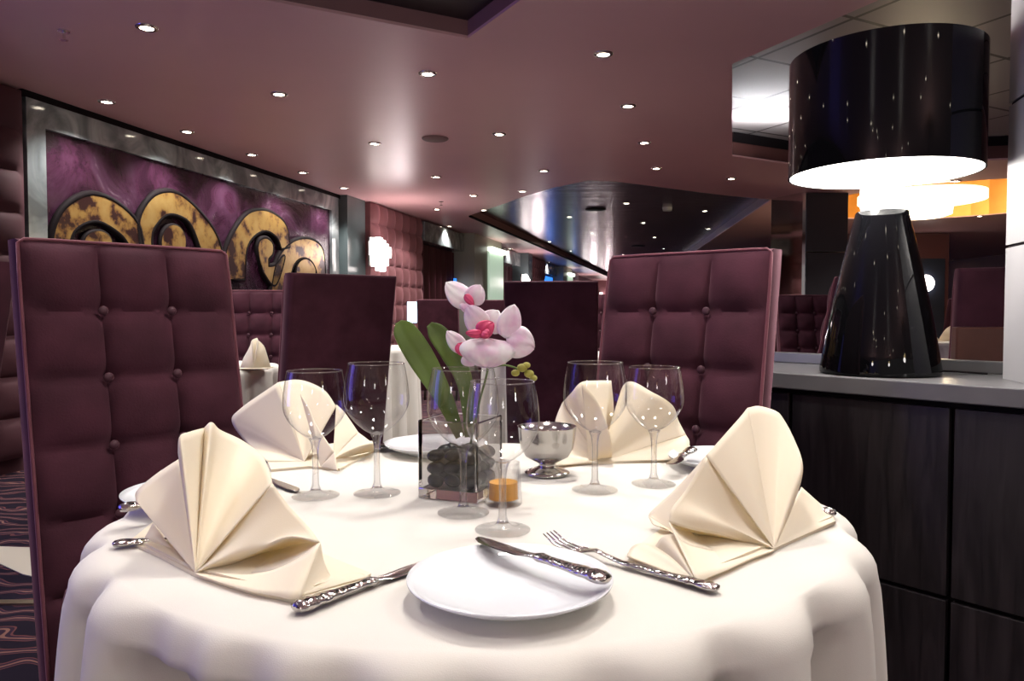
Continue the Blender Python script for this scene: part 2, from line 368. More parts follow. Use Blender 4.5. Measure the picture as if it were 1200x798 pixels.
outer = [Vector((wall_xy(-5, -.2).x, -5)), Vector((12, -5)), Vector((12, 32)), Vector((wall_xy(32, -.2).x, 32))]
bm = bmesh.new(); edges = []
for loop in [outer] + holes:
    vs = [bm.verts.new((p.x, p.y, CZ)) for p in loop]
    edges += [bm.edges.new((vs[i], vs[(i + 1) % len(vs)])) for i in range(len(vs))]
bmesh.ops.triangle_fill(bm, use_beauty=True, use_dissolve=False, edges=edges, normal=(0, 0, 1))
me = bpy.data.meshes.new('ceiling'); bm.to_mesh(me); bm.free(); me.materials.append(M['pink'])
o = bpy.data.objects.new('ceiling', me); COL.objects.link(o); struct(o)
sd = o.modifiers.new('s', 'SOLIDIFY'); sd.thickness = .015; sd.offset = 1
def recess(i, name, h, mtop, mside, expand=.0):
    loop = holes[i]; c = sum(loop, Vector((0, 0))) / len(loop)
    lp = [p + (p - c).normalized() * .004 for p in loop]; n = len(lp)
    v = [(p.x, p.y, CZ + .001) for p in lp] + [(p.x, p.y, CZ + h) for p in lp]
    g = G(); g.add(v, [(k, (k + 1) % n, n + (k + 1) % n, n + k) for k in range(n)])
    struct(g.build('trim_%d' % (i + 1), mside))
    g = G(); g.prism([(p.x, p.y) for p in lp], CZ + h, CZ + h + .02); return struct(g.build(name, mtop))
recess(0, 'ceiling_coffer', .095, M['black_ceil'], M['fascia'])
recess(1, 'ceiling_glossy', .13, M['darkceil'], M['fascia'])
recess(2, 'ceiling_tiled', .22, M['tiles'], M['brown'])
recess(3, 'ceiling_cove', .52, M['goldleaf'], M['goldleaf'])
# dark band on the upper half of the tiled recess' far fascia
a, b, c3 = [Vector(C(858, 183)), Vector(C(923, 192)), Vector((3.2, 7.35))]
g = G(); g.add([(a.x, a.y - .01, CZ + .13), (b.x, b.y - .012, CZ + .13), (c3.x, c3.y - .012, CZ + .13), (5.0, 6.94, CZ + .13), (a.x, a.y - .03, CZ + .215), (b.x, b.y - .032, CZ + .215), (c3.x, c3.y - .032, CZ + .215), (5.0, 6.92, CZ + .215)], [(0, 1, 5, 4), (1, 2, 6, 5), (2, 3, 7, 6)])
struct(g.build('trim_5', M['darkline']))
# beam edge line of glossy ceiling
p0 = Vector(b0[0]); p1 = p0 + vx * 20
g = G(); g.tube([(p0.x + .02, p0.y, CZ - .004), (p1.x + .02, p1.y, CZ - .004)], .02, 6); struct(g.build('trim_6', M['darkline']))
# wall/ceiling shadow gap
g = G(); wall_box(g, 4.84, 9.6, CZ - .05, CZ + .001, -.01, .045); struct(g.build('trim_7', M['darkline']))
# ------------------------------------------------------------------ left wall pieces
def tufted(g, y0, y1, z0, z1, off, cell=.26, cellz=.26, depth=.05, nper=8, T=None):
    ny = max(1, round((y1 - y0) / cell)); nz = max(1, round((z1 - z0) / cellz))
    def fn(u, v):
        y = y0 + (y1 - y0) * u; z = z1 - (z1 - z0) * v
        h = (abs(math.sin(PI * u * ny)) ** .45) * (abs(math.sin(PI * v * nz)) ** .45)
        p = wall_xy(y, off + depth * h - .02); return (p.x, p.y, z)
    g.grid(fn, ny * nper, nz * nper); wall_box(g, y0, y1, z0, z1, .0, off - .022)
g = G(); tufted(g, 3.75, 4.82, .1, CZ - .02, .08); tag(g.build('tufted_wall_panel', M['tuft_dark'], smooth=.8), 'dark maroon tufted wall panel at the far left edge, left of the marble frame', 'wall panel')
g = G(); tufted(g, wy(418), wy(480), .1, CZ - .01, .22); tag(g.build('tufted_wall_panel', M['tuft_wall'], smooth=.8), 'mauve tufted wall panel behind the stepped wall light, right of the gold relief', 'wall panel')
g = G(); wall_box(g, 9.12, wy(417), 0, CZ, 0, .14); struct(g.build('trim_8', M['glasscol']))
# painting
PY0, PY1 = 4.85, 9.05; FZ = CZ - .05; FW = .17; PZ0 = .75
pt = thing('relief_painting', 'wide purple relief painting with gold spiral arches in a grey marble surround', 'painting', wall_xy(6.95, 0))
T0 = Matrix.Translation(-pt.location)
def rel(o): o.parent = pt; o.matrix_parent_inverse = Matrix.Identity(4); return o
def wbuild(g, name, m, smooth=False):
    g.v = [p - pt.location for p in g.v]; return g.build(name, m, pt, smooth)
g = G(); wall_box(g, PY0 + .13, PY1 - .16, PZ0, FZ - FW, 0, .03); wbuild(g, 'canvas', M['canvas'])
g = G(); wall_box(g, PY0, PY1, FZ - FW, FZ, 0, .06); wall_box(g, PY0, PY0 + .14, .55, FZ - FW, 0, .06); wall_box(g, PY1 - .17, PY1, .55, FZ - FW, 0, .06); wall_box(g, PY0 + .14, PY1 - .17, .55, .75, 0, .06)
o = wbuild(g, 'marble_frame', M['marble']); o['label'] = 'grey veined marble surround'
arches = [
 ([(55, 330), (55, 284), (63, 255), (78, 237), (103, 227), (132, 237), (157, 262), (164, 295)], [(148, 296), (146, 288), (135, 274), (110, 260), (88, 266), (77, 284), (74, 330)]),
 ([(164, 330), (160, 293), (158, 257), (172, 232), (190, 224), (209, 229), (232, 250), (249, 274), (257, 300), (259, 330)], [(236, 330), (232, 298), (220, 265), (207, 254), (192, 252), (180, 262), (173, 280), (178, 330)]),
 ([(257, 327), (261, 293), (273, 267), (287, 250), (304, 246), (320, 252), (332, 265), (336, 290)], [(326, 292), (321, 279), (308, 271), (294, 277), (285, 293), (283, 327)]),
 ([(312, 352), (320, 308), (332, 289), (347, 280), (363, 281), (375, 293), (378, 324), (378, 352)], [(369, 352), (368, 322), (361, 306), (349, 303), (339, 315), (332, 352)]),
 ([(298, 290), (301, 281), (309, 279), (316, 286), (316, 298), (311, 304)], [(311, 312), (319, 310), (327, 300), (330, 303), (322, 330), (315, 334), (304, 318)]),
]
discs = [(110, 285, 16, 14), (199, 284, 14, 20), (355, 318, 11, 14)]
def relief_mesh(poly, off0, off1, grow=0):
    L = [wall_hit(x, y, .03) for x, y in poly]; c = sum(L, Vector()) / len(L)
    s = [(p - WP).dot(WD) for p in L]; z = [p.z for p in L]
    n = len(L); g = G()
    fr = [WP + WD * s[i] + WN * off1 + Vector((0, 0, z[i])) for i in range(n)]; bk = [WP + WD * s[i] + WN * off0 + Vector((0, 0, z[i])) for i in range(n)]
    g.add(fr + bk, [tuple(range(n))] + [(i, (i + 1) % n, n + (i + 1) % n, n + i) for i in range(n)]); return g, fr
def sm(pts, n=4): 
    q = catmull([Vector((a, b, 0)) for a, b in pts], n); return [(p.x, p.y) for p in q]
for a_, b_ in arches:
    poly = sm(a_) + sm(b_)
    g, fr = relief_mesh(poly, .025, .07); wbuild(g, 'gold_arch', M['gold'])
    g = G(); g.tube([p - WN * .02 for p in fr], .026, 6, closed=True); wbuild(g, 'arch_outline', M['darkline'], True)
for cx, cy, rx, ry in discs:
    poly = [(cx + rx * math.cos(t), cy + ry * math.sin(t)) for t in [2 * PI * i / 24 for i in range(24)]]
    g, fr = relief_mesh(poly, .025, .07); wbuild(g, 'gold_disc', M['gold'])
    g = G(); g.tube([p - WN * .02 for p in fr], .02, 6, closed=True); wbuild(g, 'disc_outline', M['darkline'], True)
# windows along the left wall beyond the tufted panel
wcount = [1]
def win(y0, y1, blue=True):
    wcount[0] += 1; n = wcount[0]
    g = G()
    nn = 36
    def fn(u, v):
        y = y0 + (y1 - y0) * u; p = wall_xy(y, .05 + .03 * math.sin(u * PI * 14)); return (p.x, p.y, .1 + 2.02 * v)
    g.grid(fn, nn * 2, 2); o = g.build('window_curtain', M['curtain'], smooth=True); return o, n
spans = [(wy(481), wy(529)), (wy(566), wy(598)), (wy(627), wy(643)), (24, 26.5)]
for i, (y0, y1) in enumerate(spans):
    o, n = win(y0, y1)
    w = bpy.data.objects.new('window_%d' % n, None); COL.objects.link(w); w['kind'] = 'structure'; o.parent = w
    g = G(); wall_box(g, y0, y1, 2.14, CZ - .03, 0, .24); g.build('window_head', M['marble'], w)
    g = G(); yb = y1 - .12 * (y1 - y0); wall_box(g, yb if i < 2 else y0 + .1, yb + .06 * (y1 - y0), 1.15 if i < 2 else .4, 1.65 if i < 2 else 2.1, .12, .14); g.build('window_pane', M['bluepane'], w)
for i, (y0, y1, lit) in enumerate([(wy(530), wy(565), 1), (wy(599), wy(604), 0), (wy(644), wy(655), 1)]):
    w = thing('wall_column', ['pale grey-green column with a lit niche between the first two dark windows', 'slim dark grey column just before the second wall light', 'distant pale column with a lit niche at the far end of the windows'][i], 'column', wall_xy(y0, 0))
    def cb(g, name, m): g.v = [p - w.location for p in g.v]; return g.build(name, m, w)
    g = G(); wall_box(g, y0, y1, 0, CZ, 0, .42); cb(g, 'shaft', M['col_pale'] if lit else M['glasscol'])
    if lit:
        ys = y0 + .45 * (y1 - y0)
        g = G(); wall_box(g, ys, y1, .3, 2.22, .42, .45); cb(g, 'niche_glass', M['col_lit'])
        g = G(); wall_box(g, ys, y1, 2.22, 2.3, .42, .52); cb(g, 'niche_lamp', M['nichelamp'])
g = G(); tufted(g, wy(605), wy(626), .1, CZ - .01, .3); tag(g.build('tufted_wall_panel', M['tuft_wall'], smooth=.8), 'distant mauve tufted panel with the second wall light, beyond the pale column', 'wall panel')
def sconce(px, py, off, label, s=1.0):
    p = wall_hit(px, py, off); t = thing('wall_light', label, 'wall light', (p.x, p.y, p.z), math.atan2(WD.y, WD.x))
    g = G(); g.bbox((0, .0, 0), (.30 * s, .03, .30 * s), .008); g.build('back_plate', M['chrome'], t)
    for i, (dx, top, bot) in enumerate([(-.19, .10, -.04), (-.115, .14, -.12), (-.04, .15, -.19), (.04, .13, -.19), (.115, .10, -.13), (.19, .07, -.04)]):
        g = G(); g.bbox((dx * s, -.07, (top + bot) / 2 * s), (.068 * s, .07, (top - bot) * s), .01); g.build('glass_tube', M['sconce_emit'], t)
    l = bpy.data.lights.new('sconce', 'POINT'); l.energy = 14 * s; l.color = (1, .85, .85); l.shadow_soft_size = .12
    lo = bpy.data.objects.new('sconce_light', l); COL.objects.link(lo); lo.location = p + WN * .35; return t
sconce(440, 296, .28, 'bright stepped glass wall light on the mauve tufted panel', 1.25)
sconce(613, 331, .36, 'second stepped wall light, far down the window wall', 1.25)
sconce(684, 346, .3, 'third stepped wall light at the far end of the window wall', 1.6)
sconce(703, 350, .3, 'last tiny stepped wall light of the window wall', 1.8)
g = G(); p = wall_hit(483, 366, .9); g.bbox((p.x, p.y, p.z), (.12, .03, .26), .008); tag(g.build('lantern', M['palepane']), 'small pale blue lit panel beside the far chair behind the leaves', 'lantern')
# ------------------------------------------------------------------ ceiling fittings
dl0 = thing('ceiling_downlight', 'x', 'downlight')
g = G(); g.lathe([(.034, .0), (.036, -.008), (.052, -.006), (.056, 0.0), (.056, .002)], 24); g.build('trim_ring', M['chrome'], dl0, True)
g = G(); g.lathe([(.0001, -.004), (.034, -.004), (.034, .0)], 24); g.build('lamp_glass', M['down_emit'], dl0)
used = [False]; lightspots = []
def downlight(px, py, z, label, group=None, power=None, xy=None):
    p = atz(px, py, z) if xy is None else Vector((*xy, z))
    o = place(dl0, used[0], '', label, 'downlight', (p.x, p.y, z - .001), 0, group); used[0] = True
    lightspots.append((p.x, p.y, z, power)); return o
pink = [
 (172, 32, 'largest downlight, top left of the pink ceiling'), (125, 119, 'downlight nearest the left end of the marble frame'),
 (219, 154, 'second downlight along the marble frame from the left'), (295, 181, 'third downlight along the marble frame from the left'),
 (355, 202, 'fourth downlight along the marble frame from the left'), (403, 220, 'downlight above the grey-green panel at the right end of the painting'),
 (327, 110, 'downlight between the large top left one and the painting'), (501, 86, 'downlight just below the dark ceiling coffer corner'),
 (439, 168, 'downlight directly above the bright tufted panel'), (511, 207, 'downlight below the round ceiling speaker'),
 (555, 229, 'downlight nearest the inner corner of the window soffit beam'), (585, 157, 'downlight midway between the coffer corner and the glossy dark ceiling'),
 (637, 200, 'downlight just in front of the glossy dark ceiling'), (627, 227, 'downlight on the rim of the glossy dark ceiling'),
 (707, 63, 'first and nearest of the four downlights in a row right of the coffer'), (736, 124, 'second of the four downlights in a row right of the coffer'),
 (755, 167, 'third of the four downlights in a row right of the coffer'), (769, 197, 'last of the four downlights in a row right of the coffer'),
 (512, 245, 'downlight in the ceiling below the sprinkler, above the first window'), (567, 246, 'downlight at the start of the soffit beam'),
 (527, 265, 'first downlight over the windows in the soffit'), (598, 291, 'second downlight over the windows in the soffit'), (644, 307, 'third downlight over the windows in the soffit'),
 (857, 209, 'downlight left of the lamp, below the tiled ceiling recess'), (926, 247, 'downlight beside the mirrored column, left of the lamp'),
 (1112, 217, 'downlight above the glowing chandelier right of the lamp'), (1148, 253, 'downlight under the gold cove near the grey pillar'),
 (1095, 275, 'downlight right of the lamp neck under the gold cove')]
for x, y, l in pink:
    if (x, y) == (627, 227): y = 224; x = 612
    if (x, y) == (1112, 217): y = 212; x = 1120
    if (x, y) == (926, 247): continue
    downlight(x, y, CZ, l, power=1)
g_dark = 'downlights scattered over the glossy dark ceiling'
for x, y, l in [(734, 238, 'downlight nearest the front of the glossy dark ceiling'), (826, 247, 'downlight at the right front of the glossy dark ceiling'), (667, 254, 'downlight at the left front of the glossy dark ceiling'),
   (754, 261, None), (830, 268, None), (694, 273, None), (767, 278, None), (644, 283, 'downlight closest to the soffit beam in the glossy dark ceiling'), (714, 287, None), (778, 291, None), (669, 294, None), (730, 298, None), (835, 294, None), (786, 301, None), (689, 304, None), (704, 311, None), (890, 287, None)]:
    downlight(x, y, CZ + .13, l or 'small distant downlight in the glossy dark ceiling behind the right chair', None if l else g_dark, power=0)
for x, y in [(1068, 290), (1096, 290), (1117, 304), (900, 300)]:
    downlight(x, y, CZ, 'tiny distant downlight low between the lamp and the grey pillar', 'distant downlights right of the lamp', power=0)
# unseen downlights added overhead and behind the photographer to light the table
for i, (x, y) in enumerate([(-1.3, 1.9), (.1, 1.7), (1.35, 1.35), (-2.4, .6), (-.8, .3), (.7, .1), (2.3, .2), (-1.8, -1.3), (0, -1.5), (1.9, -1.6), (-2.6, 2.6), (-1.2, -3.2), (1.1, -3.2), (.1, .95)]):
    downlight(0, 0, CZ, 'unseen recessed ceiling downlight above and behind the front table', 'downlights over the front table', power=1.0, xy=(x, y))
# speakers / vents / detector / sprinklers
def disc_fit(px, py, z, r, name, m, label, cat, h=.012):
    p = atz(px, py, z); g = G(); g.lathe([(r, 0), (r, -h * .4), (r * .9, -h), (.0001, -h)], 28); o = g.build(name, m, None, .6); o.location = (p.x, p.y, z - .001); return tag(o, label, cat)
disc_fit(510, 162, CZ, .11, 'ceiling_speaker', M['grille'], 'round flat ceiling speaker left of the downlight row', 'speaker')
disc_fit(698, 245, CZ + .13, .16, 'ceiling_speaker', M['darkline'], 'dark round speaker near the front of the glossy dark ceiling', 'speaker')
disc_fit(748, 288, CZ + .13, .16, 'ceiling_speaker', M['darkline'], 'dark round speaker further back in the glossy dark ceiling', 'speaker')
disc_fit(782, 243, CZ + .13, .07, 'smoke_detector', M['smoke'], 'pale round smoke detector in the glossy dark ceiling', 'smoke detector', .05)
for px, py, l in [(75, 36, 'small chrome sprinkler head in the ceiling top left'), (517, 236, 'tiny sprinkler head hanging above the first window')]:
    p = atz(px, py, CZ); t = thing('sprinkler', l, 'sprinkler', (p.x, p.y, CZ))
    g = G(); g.lathe([(.03, 0), (.03, -.006), (.0001, -.008)], 20); g.build('collar', M['chrome'], t, .6)
    g = G(); g.tube([(0, 0, -.004), (0, 0, -.045)], .007, 8); g.lathe([(.0001, -.045), (.02, -.045), (.02, -.049), (.0001, -.049)], 12); g.build('nozzle', M['chrome'], t, .6)
# chandelier in gold cove
t = thing('chandelier', 'large glowing two-tier glass chandelier in the gold ceiling cove', 'chandelier', (5.25, 9.6, 2.2))
g = G(); g.lathe([(.62, .24), (.74, .26), (.74, .36), (.6, .38)], 48); g.build('upper_tier', M['chand_emit'], t, .6)
g = G(); g.lathe([(.26, .06), (.36, .09), (.38, .24), (.3, .245)], 40); g.build('lower_tier', M['chand_emit'], t, .6)
g = G(); g.tube([(0, 0, .37), (0, 0, .79)], .02, 8); g.build('rod', M['brass'], t, True)
l = bpy.data.lights.new('ch', 'POINT'); l.energy = 120; l.color = (1, .8, .5); l.shadow_soft_size = .3
lo = bpy.data.objects.new('chandelier_light', l); COL.objects.link(lo); lo.location = (5.25, 9.6, 2.1)
lo2 = lo.copy(); lo2.data = l.copy(); lo2.data.energy = 45; COL.objects.link(lo2); lo2.location = (5.9, 9.9, 2.75)
# cove light in tiled recess
l = bpy.data.lights.new('cove', 'AREA'); l.shape = 'RECTANGLE'; l.size = .8; l.size_y = .06; l.energy = 14; l.color = (.95, .96, 1)
lo = bpy.data.objects.new('cove_light', l); COL.objects.link(lo); lo.location = (2.15, 6.3, CZ + .03); lo.rotation_euler = (PI, 0, 0)
# columns
t = thing('mirrored_column', 'dark panelled column with a mirrored side, left of the lamp', 'column', (3.5, 8.9, 0))
g = G(); g.prism([(0, 0), (.5, 0), (.5, .5), (-.2, .51)], 0, 1.6)
g = G(); cz = [0, .62, 1.19, 1.76, CZ]
for i in range(4): g.bbox((.26, .22, (cz[i] + cz[i + 1]) / 2), (.5, .44, cz[i + 1] - cz[i] - .012), .006)
g.build('panel', M['dark_panel'], t)
g = G(); g.prism([(0, -.005), (-.035, -.0), (-.235, .5), (-.2, .51)], 0, CZ); g.build('mirror_face', M['mirror'], t)
# ------------------------------------------------------------------ CHAIRS
CW, CT, CH = .465, .10, 1.18
LEAN = math.radians(10.5)
def chair_proto():
    t = thing('dining_chair', 'x', 'chair')
    z0 = .12; L = (CH - z0) / math.cos(LEAN)
    cell = CW / 3
    def bp(x, v, d):      # v distance from top, d depth forward (negative y)
        s = L - v; return Vector((x, s * math.sin(LEAN) - d * math.cos(LEAN), z0 + s * math.cos(LEAN) - d * math.sin(LEAN) * .0))
    nu, nv = 48, 96
    def h(x, v):
        a = abs(math.sin(PI * (x + CW / 2) / cell)); b = abs(math.sin(PI * v / cell))
        hh = (a ** .5) * (b ** .5)
        # button dimples at inner crossings
        u = (x + CW / 2) / cell; w = v / cell
        du = u - round(u); dw = w - round(w)
        if 1 <= round(u) <= 2 and round(w) >= 1: hh -= .55 * math.exp(-(du * du + dw * dw) / .018)
        return .030 * hh
    g = G()
    rows = []
    def fr(u, w): x = (u - .5) * CW; v = w * L; return bp(x, v, CT / 2 - .018 + h(x, v))
    g.grid(fr, nu, nv)
    k = len(g.v)
    # sides + back as rounded shell
    per = []
    nper = [(i / nu, 0) for i in range(nu)] + [(1, j / nv) for j in range(nv)] + [(1 - i / nu, 1) for i in range(nu)] + [(0, 1 - j / nv) for j in range(nv)]
    rings = [(0, CT / 2 - .018), (.006, CT / 2 - .028), (.006, -CT / 2 + .012), (0, -CT / 2 + .003), (-.008, -CT / 2)]
    v = []; f = []; m = len(nper)
    for (e, d) in rings:
        for (u, w) in nper:
            sx = (-1 if u == 0 else 1 if u == 1 else (u - .5) * 2); x = sx * (CW / 2 + e); vv = w * L
            if w == 0: vv = -e
            if w == 1: vv = L + e
            v.append(bp(x, vv, d))
    for j in range(len(rings) - 1):
        for i in range(m): f.append((j * m + i, j * m + (i + 1) % m, (j + 1) * m + (i + 1) % m, (j + 1) * m + i))
    f.append(tuple((len(rings) - 1) * m + i for i in range(m)))
    g.add(v, f); g.build('backrest', M['velvet'], t, 1.0)
    # piping on front and rear edges
    pth = []
    for d in (CT / 2 - .02,):
        pth = [bp(-CW / 2 - .004, L * .98, d)] + [bp(-CW / 2 - .004, L * (1 - i / 12), d) for i in range(1, 12)] + [bp(-CW / 2 - .002, .004, d), bp(-CW / 2 + .01, -.005, d)] + [bp(-CW / 2 + CW * i / 8, -.006, d) for i in range(1, 8)] + [bp(CW / 2 - .01, -.005, d), bp(CW / 2 + .002, .004, d)] + [bp(CW / 2 + .004, L * i / 12, d) for i in range(1, 12)]
        g = G(); g.tube(pth, .0042, 6); g.build('piping', M['piping'], t, True)
    for r in range(1, 5):
        for c in (1, 2):
            x = -CW / 2 + c * cell; p = bp(x, r * cell, CT / 2 - .018 + .008)
            g = G(); g.ball((0, 0, 0), .0115, (1, .6, 1), None, 12); o = g.build('button', M['button'], t, True); o.location = p
    g = G(); g.bbox((0, -.225, .415), (CW - .01, .36, .13), .035, seg=3); g.build('seat', M['velvet'], t, True)
    for sx in (-1, 1):
        g = G(); g.tube([(sx * .19, -.37, .36), (sx * .195, -.38, 0)], [.022, .015], 8); g.build('leg', M['wood_leg'], t, True)
        g = G(); g.tube([(sx * .19, .015, .18), (sx * .19, .04, 0)], [.02, .015], 8); g.build('leg', M['wood_leg'], t, True)
    return t
ch0 = chair_proto(); chused = [False]
def chair(x, y, face, label, group=None, sz=1.0):
    """x,y: position of the top centre of the backrest; face: (nx,ny) direction the sitter looks"""
    n = Vector((face[0], face[1])).normalized(); th = math.atan2(n.x, -n.y)
    off = (CH - .12) * math.tan(LEAN)
    o = place(ch0, chused[0], '', label, 'chair', (x + n.x * off, y + n.y * off, 0), th, group); chused[0] = True
    return o
chair(-.94, 1.82, (.72, -.69), 'large tufted plum velvet chair in the left foreground, facing the front table')
chair(.490, 2.05, (-.62, -.785), 'large tufted plum velvet chair in the right foreground, behind the folded napkin on the right')
chair(-1.83, 2.42, (-.3, -1), 'dark plum chair cut off by the left edge, behind the big left chair')
chair(-.72, 3.15, (-.6, .8), 'plain-backed plum chair turned away, behind the two left wine glasses')
chair(-1.02, 4.9, (-.3, -1), 'plum chair mostly hidden behind the plain-backed chair on the left')
chair(-1.78, 5.3, (.12, -1), 'tufted plum chair seen from the front, below the gold arches')
chair(-2.42, 6.3, (.1, -1), 'narrow glimpse of a plum chair directly right of the big left chair')
chair(.2, 3.8, (.1, 1), 'plain-backed plum chair turned away, just right of the orchid flowers')
chair(.72, 6.4, (-.5, -1), 'small tufted plum chair between the orchid side chair and the big right chair')
chair(-.86, 8.6, (.1, 1), 'distant plum chair above the orchid leaves')
chair(-.22, 8.9, (.3, 1), 'distant plum chair behind the orchid blooms, left of the plain-backed chair')
chair(2.58, 6.6, (0, -1), 'tufted plum chair between the big right chair and the lamp base')
chair(1.62, 3.5, (-.75, .62), 'mauve chair seen edge-on, directly left of the black lamp base')
chair(1.86, 2.66, (.35, 1), 'plum chair between the black lamp base and the grey pillar')
chair(5.1, 8.3, (-.2, 1), 'tiny dark plum chair right of the lamp base, behind the far napkins')
chair(5.55, 8.6, (.3, -1), 'tiny rosy plum chair far behind the lamp, next to the dark one')
# ------------------------------------------------------------------ FRONT TABLE
TC = Vector((-.043, 1.065)); TR = .512
t = thing('dining_table', 'round pedestal dining table hidden under the ivory cloth in the foreground', 'table', (TC.x, TC.y, 0))
g = G(); g.lathe([(.0001, .715), (TR - .075, .715), (TR - .067, .722), (TR - .067, .738), (TR - .075, .744), (.0001, .744)], 64); g.build('tabletop', M['red_wood'], t, .5)
g = G(); g.lathe([(.045, .04), (.045, .715)], 24); g.build('pedestal', M['dark_panel'], t, .5)
g = G(); g.lathe([(.25, 0), (.25, .02), (.05, .05)], 40); g.build('base', M['dark_panel'], t, .5)
VAL = [(235, 9, 1.0), (241.5, 5, .6), (249, 8, .9), (259, 7, .8), (271, 7, .5), (283, 6, .6), (297, 7, .9), (314.5, 9, 1.15), (330, 7, .6), (345, 8, .8), (3, 7, .7), (20, 8, .8), (38, 8, .7), (57, 8, .8), (76, 8, .8), (95, 8, .7), (115, 8, .8), (134, 7, .8), (152, 8, .8), (170, 7, .7), (187, 6, .8), (203, 5, .9), (219, 6, .9)]
def cloth_mesh(R, H, folds, nth=288, soft=.02):
    g = G(); v = []; f = []
    rs = [0.0001, .1, .2, .3, .38, .44, R - .035]
    prof = [(r, 0, 0) for r in rs]
    for i in range(1, 7):
        a = PI / 2 * i / 6; prof.append((R - .035 + .035 * math.sin(a), -.035 * (1 - math.cos(a)), 0))
    nd = 22
    for i in range(1, nd + 1):
        s = i / nd; prof.append((R + .012 * s, -.035 - (H - .035) * s, s))
    for (r, z, s) in prof:
        for k in range(nth):
            th = 2 * PI * k / nth; d = math.degrees(th); val = 0
            for (a, w, am) in folds:
                dd = (d - a + 180) % 360 - 180; val += am * math.exp(-(dd / w) ** 2 * 3.4)
            amt = (.16 + .84 * s ** .5) if s > 0 else (.16 * max(0, (r - (R - .035)) / .035))
            rr = r + amt * (.026 - .165 * min(1.1, val)) if r > .44 else r
            zz = z + (-.006 * val * max(0, (r - R + .06) / .06) if s == 0 else 0)
            v.append((rr * math.cos(th), rr * math.sin(th), zz))
    m = len(prof)
    for j in range(m - 1):
        for k in range(nth): f.append((j * nth + k, j * nth + (k + 1) % nth, (j + 1) * nth + (k + 1) % nth, (j + 1) * nth + k))
    f.append(tuple(range(nth)))
    g.add(v, f); return g
g = cloth_mesh(TR, .42, VAL)
o = g.build('tablecloth', M['ivory'], None, True, (TC.x, TC.y, TZ)); tag(o, 'large ivory tablecloth with hanging folds on the foreground table', 'tablecloth')
sd = o.modifiers.new('s', 'SOLIDIFY'); sd.thickness = .0015; sd.offset = -1
# --------------------------- glasses
def glass_proto(h, r, rf, rr):
    """wine glass: total height h, bowl radius r, foot radius rf, rim radius rr"""
    hb = h * .46; t = thing('wine_glass', 'x', 'wine glass')
    foot = [(.0001, 0), (rf * .9, 0), (rf, .0008), (rf, .002), (rf * .75, .0032), (rf * .35, .006), (.0085, .009), (.0001, .0092)]
    G().lathe(foot, 48).build('foot', M['footglass'], t, .9)
    G().lathe([(.0001, .0088), (.0078, .010), (.0052, .018), (.0044, hb * .5), (.0047, hb * .8), (.0065, hb * .93), (.0095, hb), (.0001, hb + .0045)], 24).build('stem', M['stemglass'], t, .9)
    outer = [(.0001, hb - .0005), (.007, hb)]
    for i in range(1, 21):
        q = i / 20; z = hb + (h - hb) * q
        if q < .5: rad = .007 + (r - .007) * math.sin(q / .5 * PI / 2) ** .78
        else: rad = r + (rr - r) * ((q - .5) / .5) ** 1.7
        outer.append((rad, z))
    G().lathe(outer, 64, cap=False).build('bowl', M['thin'], t, True)
    g = G(); g.tube([(rr * math.cos(2 * PI * i / 64), rr * math.sin(2 * PI * i / 64), h) for i in range(64)], .0008, 8, closed=True); g.build('rim', M['stemglass'], t, True)
    return t
gb = glass_proto(.196, .0485, .035, .0415); gs = glass_proto(.186, .0460, .0345, .0395)
ub = us = False
for (px, py, kind, label) in [(370, 582, 's', 'shorter empty wine glass, leftmost on the front table'), (442, 579, 'b', 'taller empty wine glass second from the left, right beside the leftmost glass'),
    (543, 602, 'b', 'taller wine glass in the middle, between the pebble vase and the front centre glass'), (589, 622, 's', 'front centre wine glass, nearest the white plate'),
    (697, 575, 'b', 'taller wine glass between the silver bowl and the rightmost glass'), (766, 568, 's', 'shorter wine glass, rightmost on the front table')]:
    p = atz(px, py)
    if kind == 'b': place(gb, ub, '', label, 'wine glass', (p.x, p.y, TZ + .0005), 0); ub = True
    else: place(gs, us, '', label, 'wine glass', (p.x, p.y, TZ + .0005), 0); us = True
# --------------------------- plates
def plate_prof(R):
    return [(.0001, .002), (R * .52, .002), (R * .55, 0), (R * .58, 0), (R * .60, .003), (R * .85, .010), (R, .0185), (R * 1.002, .0195), (R, .0205), (R * .93, .0155), (R * .80, .0105), (R * .60, .0075), (.0001, .0065)]
pl0 = G().lathe(plate_prof(.098), 80).build('side_plate', M['porcelain'], None, True); first = True
for (x, y, label) in [(-.002, .702, 'white plate in the front centre with a butter knife across it'), (-.452, 1.055, 'white side plate at the left table edge, half hidden by the left napkin'),
                      (.375, 1.30, 'white side plate behind the right foreground napkin'), (-.15, 1.44, 'white plate at the far side of the table behind the pebble vase')]:
    o = pl0 if first else pl0.copy()
    if not first: COL.objects.link(o)
    first = False; o.location = (x, y, TZ + .0005); tag(o, label, 'plate')
